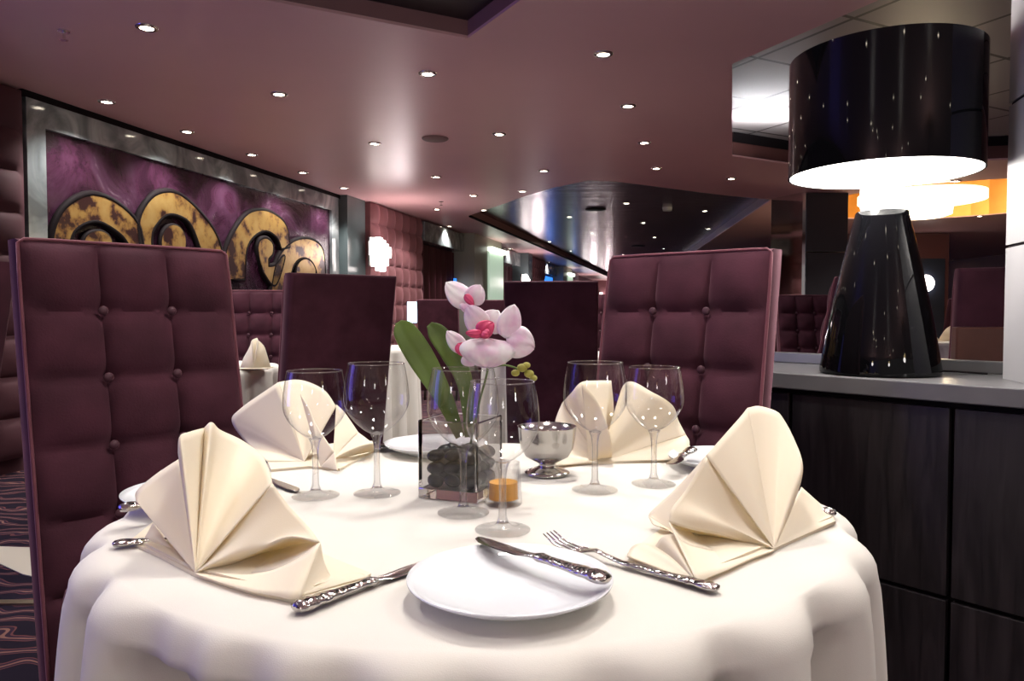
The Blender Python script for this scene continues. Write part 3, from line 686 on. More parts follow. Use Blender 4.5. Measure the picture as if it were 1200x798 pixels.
# --------------------------- cutlery
def strip(g, prof, thick=.5):
    """prof: (x, halfwidth, halfthick, z, y)"""
    n = 14; v = []; f = []
    for (x, w, tk, z, yo) in prof:
        for i in range(n):
            a = 2 * PI * i / n; v.append((x, yo + w * math.cos(a), z + tk * math.sin(a)))
    for j in range(len(prof) - 1):
        for i in range(n): f.append((j * n + i, j * n + (i + 1) % n, (j + 1) * n + (i + 1) % n, (j + 1) * n + i))
    f.append(tuple(range(n - 1, -1, -1))); f.append(tuple((len(prof) - 1) * n + i for i in range(n))); g.add(v, f)
def handle(L):   # from 0 (end) to L (neck)
    return [(0, .003, .002, .006, 0), (.002, .0085, .0045, .006, 0), (.008, .0108, .0058, .0062, 0), (.016, .0108, .0058, .0062, 0), (.024, .0088, .0045, .006, 0), (.03, .0098, .005, .006, 0), (L * .5, .0074, .004, .0055, 0), (L * .8, .0060, .0038, .0052, 0), (L * .93, .0078, .0045, .0052, 0), (L, .005, .003, .005, 0)]
def knife(label, p, q, z=TZ, L=.205, tilt=0, w=.0098):
    """p: handle end, q: direction point"""
    d = (Vector(q) - Vector(p)); a = math.atan2(d.y, d.x)
    t = thing('table_knife', label, 'knife', (p[0], p[1], z + .0012), a); t.rotation_euler = (0, -tilt, a)
    HL = L * .5
    g = G(); strip(g, handle(HL)); g.build('handle', M['ornate'], t, 1.0)
    g = G(); strip(g, [(HL - .004, .004, .0028, .005, 0), (HL + .006, .0055, .002, .0045, .0), (HL + .02, w * .9, .0011, .003, .001), (L * .75, w, .0009, .0028, .0015), (L * .92, w * .92, .0008, .0028, .001), (L * .985, w * .5, .0006, .0028, -.001), (L, .001, .0004, .0028, -.003)]); g.build('blade', M['silver'], t, 1.0)
    return t
def fork(label, p, q, z=TZ, L=.20, tilt=0):
    d = (Vector(q) - Vector(p)); a = math.atan2(d.y, d.x)
    t = thing('table_fork', label, 'fork', (p[0], p[1], z + .0012), a); t.rotation_euler = (0, -tilt, a)
    HL = L * .52
    pr = handle(HL); g = G(); strip(g, [(x, w * .85, tk * .7, z_ * .8, y) for x, w, tk, z_, y in pr] + [(L * .62, .0035, .0018, .007, 0), (L * .68, .0042, .0016, .0095, 0)]); g.build('handle', M['ornate'], t, 1.0)
    g = G(); strip(g, [(L * .68, .0035, .0016, .0095, 0), (L * .71, .009, .0012, .0085, 0), (L * .755, .012, .001, .006, 0), (L * .77, .012, .001, .0055, 0)]); g.build('head', M['silver'], t, 1.0)
    for k in range(4):
        y = (k - 1.5) * .0066; g = G(); g.tube([(L * .765, y, .0055), (L * .84, y, .004), (L * .93, y, .008), (L, y * .93, .016)], [.0016, .0015, .0013, .0007], 8); g.build('tine', M['silver'], t, True)
    return t
def spoon(label, p, q, z=TZ, L=.17):
    d = (Vector(q) - Vector(p)); a = math.atan2(d.y, d.x)
    t = thing('dessert_spoon', label, 'spoon', (p[0], p[1], z + .0012), a)
    HL = L * .6
    g = G(); strip(g, [(x, w * .75, tk * .6, z_ * .8, y) for x, w, tk, z_, y in handle(HL)] + [(L * .72, .0035, .0018, .006, 0)]); g.build('handle', M['ornate'], t, 1.0)
    g = G()
    def fn(u, v):
        r = v; th = u * 2 * PI; x = L * .85 + r * .028 * math.cos(th); y = r * .019 * math.sin(th); return (x, y, .0015 + .0075 * r * r)
    g.grid(fn, 24, 6); o = g.build('bowl', M['silver'], t, True); s = o.modifiers.new('s', 'SOLIDIFY'); s.thickness = .001; s.offset = 1
    return t
def A2(px, py, z=TZ): p = atz(px, py, z); return (p.x, p.y)
knife('silver knife left of the centre plate, its ornate handle towards the left foreground napkin', A2(345, 722), A2(480, 672), L=.19)
knife('ornate silver butter knife lying across the white centre plate', A2(712, 684, TZ + .024), A2(560, 631, TZ + .024), z=TZ + .0205, L=.188)
fork('silver fork lying right of the centre plate with its tines pointing away', A2(842, 697), A2(655, 632, TZ + .012), L=.215)
knife('silver knife whose blade tip shows behind the left foreground napkin', (-.47, 1.265), A2(352, 579), L=.215)
fork('silver handle end sticking out left of the left foreground napkin', A2(132, 643), A2(240, 635), L=.16)
knife('small butter knife on the left side plate', A2(139, 603, TZ + .02), A2(215, 590, TZ + .02), z=TZ + .0205, L=.15)
knife('silver knife whose handle end sticks out right of the right foreground napkin', A2(979, 606), A2(880, 606), L=.18)
spoon('silver spoon at the far side, between the left wine glasses and pebble vase', A2(492, 517), A2(437, 531), L=.15)
knife('silver butter knife on the side plate behind the right napkin', A2(812, 531, TZ + .02), A2(775, 553, TZ + .02), z=TZ + .0205, L=.14)
# --------------------------- silver bowl
p = atz(641, 556)
pr = [(.0001, 0), (.034, 0), (.038, .002), (.038, .004), (.030, .008), (.015, .013), (.013, .018), (.020, .022), (.036, .031), (.044, .045), (.0475, .062), (.0490, .080), (.0500, .0815), (.0480, .0815), (.0455, .062), (.042, .046), (.034, .033), (.018, .0255), (.0001, .0245)]
o = G().lathe(pr, 64).build('footed_bowl', M['silver'], None, True, (p.x, p.y, TZ + .0005)); tag(o, 'polished silver footed sugar bowl behind the centre glasses', 'bowl')
# --------------------------- votive
p = atz(590, 591)
t = thing('votive_holder', 'small clear glass holder with amber wax behind the front centre glass', 'candle holder', (p.x, p.y, TZ + .0005))
G().lathe([(.0001, 0), (.025, 0), (.0265, .002), (.023, .06), (.0215, .06), (.0225, .008), (.0001, .007)], 40).build('glass_cup', M['blockglass'], t, .7)
G().lathe([(.0001, .0085), (.0205, .0085), (.020, .032), (.0001, .031)], 32).build('wax', M['amber'], t, .6)
# --------------------------- vase
lc = atz(490, 584); dv = Vector((.934, -.357, 0)); VS = .095
fc = lc + dv * VS; pv = Vector((.357, .934, 0)); vc = lc + dv * VS / 2 + pv * VS / 2
VA = math.atan2(dv.y, dv.x); VH = .115
t = thing('pebble_vase', 'square clear glass vase of dark pebbles holding the orchid', 'vase', (vc.x, vc.y, TZ + .0005), VA)
g = G(); w = VS / 2; wi = w - .0045
def sq(a, z): return [(-a, -a, z), (a, -a, z), (a, a, z), (-a, a, z)]
g.add(sq(w, 0) + sq(w, VH) + sq(wi, VH) + sq(wi, .014), [(3, 2, 1, 0), (0, 1, 5, 4), (1, 2, 6, 5), (2, 3, 7, 6), (3, 0, 4, 7), (4, 5, 9, 8), (5, 6, 10, 9), (6, 7, 11, 10), (7, 4, 8, 11), (8, 9, 13, 12), (9, 10, 14, 13), (10, 11, 15, 14), (11, 8, 12, 15), (12, 13, 14, 15)])
o = g.build('glass_block', M['glass'], t); bv = o.modifiers.new('b', 'BEVEL'); bv.width = .0015; bv.segments = 2
vase_loc = Vector((vc.x, vc.y, TZ)); vrot = Matrix.Rotation(VA, 4, 'Z')
peb = G().ball((0, 0, 0), 1, (1, .88, .66), None, 18).build('pebble', M['pebble'], None, True); pf = True
spots = []
for lv in range(3):
    for ix in range(3):
        for iy in range(3):
            spots.append(((ix - 1) * .0275 + random.uniform(-.001, .001), (iy - 1) * .0275 + random.uniform(-.001, .001), .0245 + lv * .0185 + (.002 if (ix + iy) % 2 else 0)))
for (x, y, z) in spots:
    o = peb if pf else peb.copy()
    if not pf: COL.objects.link(o)
    pf = False; q = vrot @ Vector((x, y, z)); o.location = vase_loc + q; r = random.uniform(.0135, .0148); o.scale = (r, r, r); o.rotation_euler = (random.uniform(-.4, .4), random.uniform(-.4, .4), random.uniform(0, 3))
    tag(o, 'dark grey pebble inside the square glass vase', 'pebble', 'dark pebbles in the square vase')
# --------------------------- orchid
t = thing('orchid', 'pink and white orchid spray with long green leaves in the pebble vase', 'flower', (vase_loc.x, vase_loc.y, TZ + .05))
OL = Vector(t.location)
def ob(g, name, m, smooth=True): g.v = [Vector(q) - OL for q in g.v]; return g.build(name, m, t, smooth)
def leaf(path, widths, name='leaf', m=None, nrm=Vector((0, -1, .3)), cup=.25):
    P = catmull([aty(*q) for q in path], 6); n = len(P); g = G(); v = []; f = []; W = 8
    wd = catmull([Vector((w, 0, 0)) for w in widths], 6)
    for k, p in enumerate(P):
        d = (P[min(k + 1, n - 1)] - P[max(k - 1, 0)]).normalized(); s = d.cross(nrm).normalized(); nn = s.cross(d).normalized(); w = max(.0003, wd[min(k, len(wd) - 1)].x)
        for i in range(W + 1):
            u = i / W * 2 - 1; v.append(p + s * (w * u) + nn * (cup * w * (abs(u) - .4)))
    for k in range(n - 1):
        for i in range(W): f.append((k * (W + 1) + i, k * (W + 1) + i + 1, (k + 1) * (W + 1) + i + 1, (k + 1) * (W + 1) + i))
    g.add(v, f); o = ob(g, name, m or M['leafm']); s = o.modifiers.new('s', 'SOLIDIFY'); s.thickness = .0012; return o
leaf([(540, 512, 1.12), (518, 462, 1.10), (494, 420, 1.09), (474, 388, 1.08), (467, 377, 1.08)], [.007, .014, .0195, .0165, .005])
leaf([(550, 512, 1.12), (545, 450, 1.12), (528, 412, 1.12), (512, 390, 1.12), (503, 380, 1.12)], [.006, .012, .0165, .0145, .005])
def stemp(path, r=.0018): g = G(); g.tube(catmull([aty(*q) for q in path], 6), r, 8); return ob(g, 'stem', M['stem'])
stemp([(552, 520, 1.125), (562, 470, 1.12), (572, 430, 1.10), (570, 395, 1.10)]); stemp([(570, 395, 1.10), (560, 380, 1.115), (548, 362, 1.12), (546, 352, 1.12)], .0014)
stemp([(570, 432, 1.10), (592, 428, 1.10), (612, 434, 1.10)], .0014)
def petal(c, tip, w, depth, bend=.012, rnd=.9, m=None, nm='petal', tilt=0.0, dd=0):
    """c, tip: (px,py) ; w half width in px at the widest point"""
    w = w * 1.22; a = aty(c[0], c[1], depth); b = aty(tip[0], tip[1], depth + dd); ax = b - a; L = ax.length; ax.normalize()
    fw = Vector((0, -1, 0)); s = ax.cross(fw).normalized(); nn = s.cross(ax).normalized(); 
    if nn.y > 0: nn = -nn
    hw = w / FPX * depth; g = G()
    def fn(u, v):
        t_ = v; k = math.sin(PI * min(1, (t_ ** .75))) ** .55 * (1 if t_ < 1 else 0); x = (u * 2 - 1)
        wid = hw * max(.05, k if t_ < .999 else 0.02)
        return a + ax * (L * t_) + s * (wid * x) + nn * (bend * (math.sin(PI * t_ * .9) - .6 * x * x * k + .10 * math.sin(9 * x + 5 * t_)) + tilt * x * wid)
    g.grid(fn, 12, 14); o = ob(g, nm, m or M['petal']); sdd = o.modifiers.new('s', 'SOLIDIFY'); sdd.thickness = .0008; return o
# large bloom
petal((572, 396), (570, 431), 27, 1.085, .014)
petal((568, 390), (548, 358), 12, 1.10, .006, tilt=.3)
petal((570, 388), (584, 364), 13, 1.10, .006)
petal((592, 396), (603, 357), 11.5, 1.09, .006)
petal((594, 396), (626, 408), 16, 1.09, .010)
petal((560, 392), (578, 378), 9, 1.08, .008, m=M['magenta'], nm='lip')
petal((566, 392), (546, 390), 4.5, 1.075, .006, m=M['magenta'], nm='lip')
petal((566, 388), (572, 394), 5, 1.07, .006, m=M['magenta'], nm='lip')
# upper bloom
petal((550, 358), (523, 331), 11, 1.12, .006, tilt=-.4)
petal((552, 356), (563, 334), 10, 1.115, .006)
petal((548, 356), (545, 366), 7, 1.11, .004)
petal((545, 345), (555, 358), 4, 1.105, .004, m=M['magenta'], nm='lip')
# low left bloom
petal((544, 412), (524, 388), 8, 1.11, .005); petal((546, 414), (556, 428), 9, 1.10, .005)
petal((537, 402), (545, 417), 6, 1.09, .006, m=M['magenta'], nm='lip')
for (x, y, r) in [(612, 431, .008), (620, 438, .0075), (604, 437, .0065), (625, 443, .006), (617, 428, .006)]:
    g = G(); q = aty(x, y, 1.095); g.ball(q, r, (1, .9, .8), None, 12); ob(g, 'bud', M['bud'])
# --------------------------- napkins
def napkin(cones, base, label, lofts=(), cat='napkin'):
    g = G()
    for curves in lofts:
        cs = []
        for c in curves:
            pts = [aty(*q) if len(q) == 3 else atz(q[0], q[1], TZ + .005) for q in c]
            P_ = catmull(pts, 10) if len(pts) > 2 else [pts[0].lerp(pts[1], i / 20) for i in range(21)]; n_ = 24; ln = [0]
            for i in range(1, len(P_)): ln.append(ln[-1] + (P_[i] - P_[i - 1]).length)
            out = []; k = 0
            for i in range(n_ + 1):
                d = ln[-1] * i / n_
                while k < len(P_) - 2 and ln[k + 1] < d: k += 1
                out.append(P_[k].lerp(P_[k + 1], min(1, (d - ln[k]) / max(1e-9, ln[k + 1] - ln[k]))))
            cs.append(out)
        cols_ = [catmull([c[i] for c in cs], 6) for i in range(25)]; m = len(cols_[0]); v = []; f = []
        for c in cols_:
            for q in c: q = q.copy(); q.z = max(q.z, TZ + .003); v.append(q)
        for i in range(24):
            for k in range(m - 1): f.append((i * m + k, i * m + k + 1, (i + 1) * m + k + 1, (i + 1) * m + k))
        g.add(v, f)
    for (F, segs) in cones:
        f0 = aty(*F) if len(F) == 3 else atz(F[0], F[1], TZ + .004)
        for seg in segs:
            pts = [aty(*q) if len(q) == 3 else atz(q[0], q[1], TZ + .005) for q in seg]
            R = catmull(pts, 8) if len(pts) > 2 else [pts[0].lerp(pts[1], i / 8) for i in range(9)]
            nr = 14; v = []; f = []; m = len(R)
            for j in range(nr + 1):
                tt = j / nr
                for k, r_ in enumerate(R):
                    q = f0.lerp(r_, tt); q = q + Vector((0, 0, .004 * math.sin(PI * tt) * math.sin(PI * k / (m - 1))))
                    q.z = max(q.z, TZ + .003); v.append(q)
            for j in range(nr):
                for k in range(m - 1): f.append((j * m + k, j * m + k + 1, (j + 1) * m + k + 1, (j + 1) * m + k))
            g.add(v, f)
    for poly, z0, z1 in base:
        pp = [atz(a, b, TZ) for a, b in poly]; n = len(pp)
        g.add([(p.x, p.y, TZ + z0) for p in pp] + [(p.x, p.y, TZ + z1) for p in pp], [tuple(range(n - 1, -1, -1)), tuple(range(n, 2 * n))] + [(i, (i + 1) % n, n + (i + 1) % n, n + i) for i in range(n)])
    org = atz(*base[0][0][0], TZ); 
    c = sum([Vector(q) for q in g.v], Vector()) / len(g.v); c.z = TZ
    g.v = [Vector(q) - c for q in g.v]
    o = g.build('folded_napkin', M['napkin'], None, 1.1, c); tag(o, label, cat)
    s = o.modifiers.new('s', 'SOLIDIFY'); s.thickness = .0014; s.offset = 0; return o
# A: left foreground
napkin([
 ((229, 671), [
   [(159, 587, .865), (161, 575, .88), (183, 556, .89), (210, 538, .885)],
   [(209, 530, .84), (211, 511, .83), (222, 506, .86), (240, 501, .915)],
   [(240, 501, .915), (248, 495, .895), (258, 504, .94), (283, 516, .975), (305, 532, .945), (315, 549, .865), (319, 566, .80)],
 ]),
 ((352, 699), [[(375, 636, .745), (380, 660, .745), (392, 680, .745), (418, 684, .745)], [(400, 676, .75), (420, 672, .752), (432, 676)]]),
 ((168, 634), [[(228, 664, .80), (200, 640, .83), (180, 612, .87)]]),
], [([(152, 638), (190, 655), (229, 676), (290, 695), (345, 707), (385, 700), (418, 688), (434, 676), (395, 660), (330, 632), (250, 606), (190, 606)], .0008, .0035),
    ([(158, 637), (229, 673), (346, 702), (380, 690), (330, 640), (250, 612), (190, 612)], .0042, .0065)],
 'cream cloth napkin folded into a fan, left foreground', lofts=[
 [[(229, 671, .7755), (319, 566, .80)], [(229, 671), (288, 632, .765), (338, 592, .785)], [(229, 671), (296, 641, .757), (362, 618, .765)], [(229, 671), (262, 663, .768), (300, 646, .758), (338, 629, .752), (375, 636, .745)]],
 [[(229, 671), (262, 663, .768), (300, 646, .758), (338, 629, .752), (375, 636, .745)], [(229, 671), (270, 664, .79), (312, 648, .815), (350, 638, .80), (375, 636, .745)], [(229, 671), (262, 671, .762), (296, 672, .745), (322, 668, .733), (354, 652, .735), (375, 636, .745)]],
 [[(229, 671), (262, 671, .762), (296, 672, .745), (322, 668, .733), (354, 652, .735), (375, 636, .745)], [(229, 673), (262, 684), (296, 694), (325, 699), (342, 703), (353, 700)]],
])
# B: right foreground
napkin([
 ((907, 643), [
   [(979, 611), (975, 603, .975), (958, 588, .985), (939, 571, .985)],
   [(926, 600, .895), (938, 565, .90), (940, 540, .915), (930, 513, .955), (918, 491, .99), (909, 482, 1.0), (889, 476, .99), (876, 478, .97)],
   [(876, 478, .97), (868, 488, .945), (852, 506, .905), (827, 534, .875)],
 ]),
 ((812, 640, .86), [[(829, 533, .915), (795, 570, .93), (765, 598, .935), (760, 605, .93)], [(760, 605, .93), (765, 614, .91), (778, 618, .88)]]),
 ((816, 684), [[(735, 652), (740, 642, .83), (752, 637, .835), (768, 641, .83), (786, 655, .80), (806, 672, .78)], [(768, 641, .83), (776, 630, .82), (790, 625, .82)]]),
], [([(736, 652), (760, 666), (812, 686), (860, 665), (909, 645), (979, 614), (960, 594), (900, 582), (850, 592), (790, 612)], .0008, .0035),
    ([(745, 652), (812, 681), (908, 641), (974, 611), (950, 596), (860, 600), (800, 620)], .0042, .0065)],
 'cream cloth napkin folded into a tall open fan, right foreground', lofts=[
 [[(907, 643, .857), (827, 534, .875)], [(907, 643), (852, 610, .85), (805, 572, .85)], [(907, 643), (862, 622, .842), (820, 606, .83), (787, 596, .83)], [(907, 643), (872, 635, .85), (845, 626, .838), (812, 620, .826), (784, 612, .82)]],
 [[(907, 643), (872, 635, .85), (845, 626, .838), (812, 620, .826), (784, 612, .82)], [(907, 643), (872, 638, .875), (845, 633, .885), (812, 625, .872), (784, 612, .82)], [(907, 643), (878, 646, .845), (848, 647, .824), (820, 643, .81), (798, 634, .806), (784, 612, .82)]],
 [[(907, 643), (878, 646, .845), (848, 647, .824), (820, 643, .81), (798, 634, .806), (784, 612, .82)], [(907, 645), (880, 655), (850, 669), (832, 676), (822, 682), (817, 684)]],
])
# C: back left
napkin([
 ((357, 541), [
   [(313, 541), (290, 520, 1.43), (272, 494, 1.47), (283, 478, 1.46), (326, 448, 1.43)],
   [(326, 448, 1.43), (345, 445, 1.46), (362, 448, 1.46), (381, 458, 1.43), (394, 476, 1.40)],
 ]),
 ((376, 547), [[(352, 462, 1.40), (362, 478, 1.36), (372, 500, 1.33), (392, 530, 1.28)], [(392, 530, 1.28), (396, 552)]]),
 ((390, 538, 1.31), [[(394, 474, 1.40), (404, 484, 1.40), (420, 507, 1.38)], [(420, 507, 1.38), (432, 516, 1.37), (438, 521, 1.37), (439, 528)]]),
], [([(318, 553), (362, 549), (398, 552), (440, 529), (436, 519), (390, 522), (340, 528), (313, 541)], .0008, .004)],
 'cream folded napkin behind the two left wine glasses')
# D: back right
napkin([
 ((703, 541), [
   [(650, 546), (650, 520, 1.40), (651, 493, 1.44), (659, 472, 1.45)],
   [(659, 472, 1.45), (670, 460, 1.38), (681, 448, 1.37), (700, 446, 1.40), (716, 446, 1.42)],
   [(716, 446, 1.42), (719, 480, 1.44), (718, 520, 1.40)],
   [(718, 500, 1.43), (733, 449, 1.40), (765, 460, 1.38), (788, 475, 1.40), (795, 493, 1.41), (804, 510, 1.40)],
   [(804, 510, 1.40), (808, 518, 1.38), (806, 530, 1.36), (798, 539)],
 ]),
 ((690, 541), [[(681, 448, 1.34), (700, 470, 1.33), (712, 500, 1.31), (718, 526, 1.31), (716, 538)]]),
], [([(672, 545), (735, 543), (798, 541), (810, 526), (790, 514), (720, 520), (652, 535), (650, 546)], .0008, .004)],
 'cream folded napkin behind the two right wine glasses')
# ------------------------------------------------------------------ BACKGROUND TABLES
g = cloth_mesh(.5, .72, [(i * 360 / 18 + random.uniform(-4, 4), 8, .7) for i in range(18)], 144)
def bgtable(x, y, label, clabel, R=1.0):
    t = thing('dining_table', label, 'table', (x, y, 0))
    gg = G(); gg.lathe([(.0001, .715), (.47, .715), (.47, .744), (.0001, .744)], 32); gg.build('tabletop', M['red_wood'], t, .5)
    gg = G(); gg.lathe([(.22, 0), (.22, .02), (.045, .05), (.045, .715)], 24); gg.build('pedestal', M['dark_panel'], t, .5)
    gg = G(); gg.v = list(g.v); gg.f = list(g.f); o = gg.build('tablecloth', M['ivory'], None, True, (x, y, TZ)); tag(o, clabel, 'tablecloth')
bgtable(-1.72, 3.85, 'round table left of the plain-backed chair, mostly hidden', 'white tablecloth on the table behind the big left chair')
bgtable(-1.28, 6.1, 'round table behind the left wine glasses, mostly hidden', 'white tablecloth hanging behind the orchid leaves')
bgtable(.3, 5.05, 'round table hidden behind the plain-backed chair right of the orchid', 'white tablecloth on the table hidden behind the chair right of the orchid')
bgtable(4.3, 7.5, 'small far table right of the lamp base', 'white tablecloth on the far table right of the lamp base')
def bgnap(x, y, h, label, rz=0, wide=.10):
    gg = G(); n = 22; v = [(0, -.03, 0)]; f = []
    R = []
    for i in range(n + 1):
        a = i / n; xx = (a - .5) * 2; z = h * (1 - abs(xx) ** 2.2) ** .6 if abs(xx) < 1 else 0; R.append((xx * wide * (.55 + .45 * (1 - z / h)), .03 + .02 * math.cos(xx * 9), z + .004))
    v += R; f = [(0, i + 1, i + 2) for i in range(n)]
    gg.add(v, f); gg.box((0, 0, .003), (wide * 2, .12, .004)); o = gg.build('folded_napkin', M['napkin'], None, .9, (x, y, TZ + .0005)); o.rotation_euler = (0, 0, rz); tag(o, label, 'napkin')
    s = o.modifiers.new('s', 'SOLIDIFY'); s.thickness = .002; s.offset = 0
bgnap(-1.27, 3.66, .145, 'cream napkin standing upright on the table behind the big left chair', .1, .075)
bgnap(-1.52, 3.72, .10, 'cream napkin half hidden behind the right edge of the big left chair', 1.0, .08)
bgnap(4.12, 7.3, .15, 'cream napkin nearest the lamp on the far right table', .3, .12); bgnap(4.40, 7.42, .15, 'cream napkin nearest the grey pillar on the far right table', -.4, .12)
for (x, y, l) in [(-1.42, 3.50, 'white plate below the upright napkin on the table behind the big left chair')]:
    o = pl0.copy(); COL.objects.link(o); o.location = (x, y, TZ + .0005); tag(o, l, 'plate')
for i, (x, y) in enumerate([(-.98, 5.80), (-.90, 5.95), (-1.0, 6.1), (-.86, 6.2)]):
    place(gb, True, '', 'small distant wine glass on the table above the orchid leaves', 'wine glass', (x, y, TZ + .0005), 0, 'distant glasses left of the orchid leaves')
# ------------------------------------------------------------------ COUNTER, CABINETS, LAMP, PILLAR
CTZ = .85
e0 = atz(917, 437, CTZ); e1 = atz(1200, 456, CTZ); ed = (e1 - e0).normalized(); en = Vector((-ed.y, ed.x, 0)); 
if en.y < 0: en = -en
EA = math.atan2(ed.y, ed.x)
def cpt(s, d): p = e0 + ed * s + en * d; return (p.x, p.y)
S0, S1, DP = -.36, 1.35, .46
cab = thing('sideboard', 'dark oak veneered cabinet with panel doors under the grey counter', 'cabinet', (e0.x, e0.y, 0), EA)
sgn = 1 if (Matrix.Rotation(EA, 3, 'Z') @ Vector((0, 1, 0))).dot(en) > 0 else -1
g = G(); g.box(((S0 + S1) / 2, sgn * (.04 + (DP - .04) / 2), .4025), (S1 - S0 - .02, DP - .06, .795)); g.build('carcass', M['darkline'], cab)
# door seam at px 1115
sm1 = None
pA = on_plane(1116, 560, e0 + en * .03, en); sD = (pA - e0).dot(ed)
pB = on_plane(1116, 702, e0 + en * .03, en); zD = pB.z
pC = on_plane(928, 500, e0 + en * .03, en); sL = (pC - e0).dot(ed)
DW = sD - sL; gap = .006
cols = [(sL - DW, sL), (sL, sD), (sD, sD + DW)]
for (a, b) in cols:
    a2, b2 = max(a, S0), min(b, S1)
    g = G(); g.bbox(((a2 + b2) / 2, sgn * .03, (zD + .795) / 2), (b2 - a2 - 2 * gap, .02, .795 - zD - 2 * gap), .0015); g.build('door', M['wood'], cab)
    g = G(); g.bbox(((a2 + b2) / 2, sgn * .03, (zD + .05) / 2), (b2 - a2 - 2 * gap, .02, zD - .05 - 2 * gap), .0015); g.build('drawer_front', M['wood'], cab)
ct = thing('countertop', 'grey stone-look countertop that the black lamp stands on', 'countertop', (e0.x, e0.y, CTZ), EA)
g = G(); g.bbox(((S0 + S1) / 2, sgn * DP / 2, -.0225), (S1 - S0, DP, .045), .003); g.build('slab', M['counter'], ct)
g = G(); g.bbox(((S0 + S1) / 2, sgn * (DP - .02), .018), (S1 - S0, .04, .035), .003); g.build('upstand', M['counter'], ct)
# rear lower ledge and wood divider
q = atz(1115, 418, .83)
g = G(); T_ = Matrix.Translation((1.955, 2.5, 0)) @ Matrix.Rotation(math.radians(-4), 4, 'Z'); g.bbox((0, 0, .488), (.9, .04, .976), .006, T_); g.build('wooden_screen', M['red_wood'])
tag(bpy.data.objects['wooden_screen'], 'low reddish wooden screen between lamp and grey pillar, before a plum chair', 'screen')
# pillar
pl = atz(1175, 444, CTZ); P0 = Vector((pl.x, pl.y)); dr = Vector((-.25, -.97)).normalized(); dq = Vector((.97, -.25)).normalized()
t = thing('clad_pillar', 'pale grey metal-clad pillar at the right edge, standing on the counter', 'pillar', (P0.x, P0.y, 0))
zs = [CTZ + .0005, 1.195, 1.56, 1.93, CZ]
for i in range(4):
    g = G(); a = Vector((0, 0)); b = dr * .20; c_ = b + dq * .3; d_ = dq * .3
    g.prism([a, b, c_, d_], zs[i] + (.004 if i else 0), zs[i + 1] - .004); g.build('clad_panel', M['steel'], t)
g = G(); k = .005; g.prism([dr * k + dq * k, dr * (.2 - k) + dq * k, dr * (.2 - k) + dq * (.3 - k), dr * k + dq * (.3 - k)], CTZ + .0005, CZ); g.build('core', M['darkline'], t)
# lamp
lp = atz(1030, 438, CTZ)
t = thing('table_lamp', 'large glossy black lamp with drum shade and cone base on the grey counter', 'lamp', (lp.x, lp.y, CTZ + .0005))
s_ = lp.y / FPX
G().lathe([(.0001, 0), (.150, 0), (.157, .004), (.158, .014), (.150, .06), (.1365, .14), (.1205, .22), (.104, .30), (.086, .38), (.0715, .44), (.0680, .4555), (.0665, .4575), (.0001, .4575)], 72).build('base', M['gloss_black'], t, .9)
G().lathe([(.0001, .4578), (.045, .4582), (.054, .462), (.058, .48), (.056, .52), (.052, .60), (.044, .635), (.0001, .645)], 40).build('bulb', M['bulb'], t, True)
zb, zt, RS = .562, .888, .250
G().lathe([(RS - .004, zb), (RS, zb), (RS, zt), (RS - .004, zt), (RS - .004, zb)], 96, cap=False).build('lamp_shade', M['gloss_black'], t, .5)
o = G().lathe([(RS - .005, zb + .001), (RS - .005, zt - .002)], 72, cap=False).build('shade_lining', M['white_emit'], t, .5)
G().lathe([(.0001, .66), (RS - .006, .66), (RS - .006, .664), (.0001, .664)], 64).build('diffuser', M['white_emit'], t, .5)
g = G(); g.tube([(0, 0, .455), (0, 0, .865)], .006, 8)
for a in (0, 2 * PI / 3, 4 * PI / 3): g.tube([(0, 0, .865), ((RS - .006) * math.cos(a), (RS - .006) * math.sin(a), .865)], .003, 6)
g.build('shade_carrier', M['chrome'], t, True)
g = G(); g.tube(catmull([Vector((lp.x + .165, lp.y + .02, CTZ + .005)), Vector((lp.x + .22, lp.y + .03, CTZ + .005)), Vector((lp.x + .27, lp.y - .06, CTZ + .005))], 6), .003, 6)
tag(g.build('power_cord', M['darkline'], None, True), 'thin black cord on the counter behind the lamp base', 'cord')
l = bpy.data.lights.new('lampglow', 'POINT'); l.energy = 16; l.color = (1, .95, .9); l.shadow_soft_size = .06
lo = bpy.data.objects.new('lamp_light', l); COL.objects.link(lo); lo.location = (lp.x, lp.y, CTZ + .655 - .16); lo.location = (lp.x - .15, lp.y - .1, CTZ + .60)
# ------------------------------------------------------------------ far right bits
g = G(); g.box((6.3, 13.4, 1.2), (3.0, .2, 2.5)); g.build('wall_far', M['wall_purple']); struct(bpy.data.objects['wall_far'])
g = G(); g.box((7.2, 13.2, 1.0), (.9, .1, 2.0)); struct(g.build('door_1', M['navy']))
t = thing('wall_lamp', 'small round glowing wall lamp far behind, right of the lamp', 'wall light', (7.35 * .98, 13.02, 1.58))
t.location = aty(1085, 332, 13.1)
G().ball((0, 0, 0), .15, (1, .5, 1), None, 20).build('globe', M['sconce_emit'], t, True)
g = G(); g.bbox((0, .07, -.0), (.1, .06, .1), .01); g.build('bracket', M['chrome'], t)
g = G(); a = atz(0, 706, .004); g.box((-2.0, a.y, .004), (2.6, .035, .008)); tag(g.build('floor_strip', M['brass']), 'thin metal strip across the carpet at the lower left', 'floor strip')
g = G(); b_ = atz(25, 672, .0); g.prism([(b_.x - .5, b_.y + .35), (b_.x + .16, b_.y + .28), (b_.x + .22, b_.y - .1), (b_.x + .02, b_.y - .02)], .001, .004); struct(g.build('trim_9', pm('pale_floor_inlay', (.55, .5, .38), .6)))
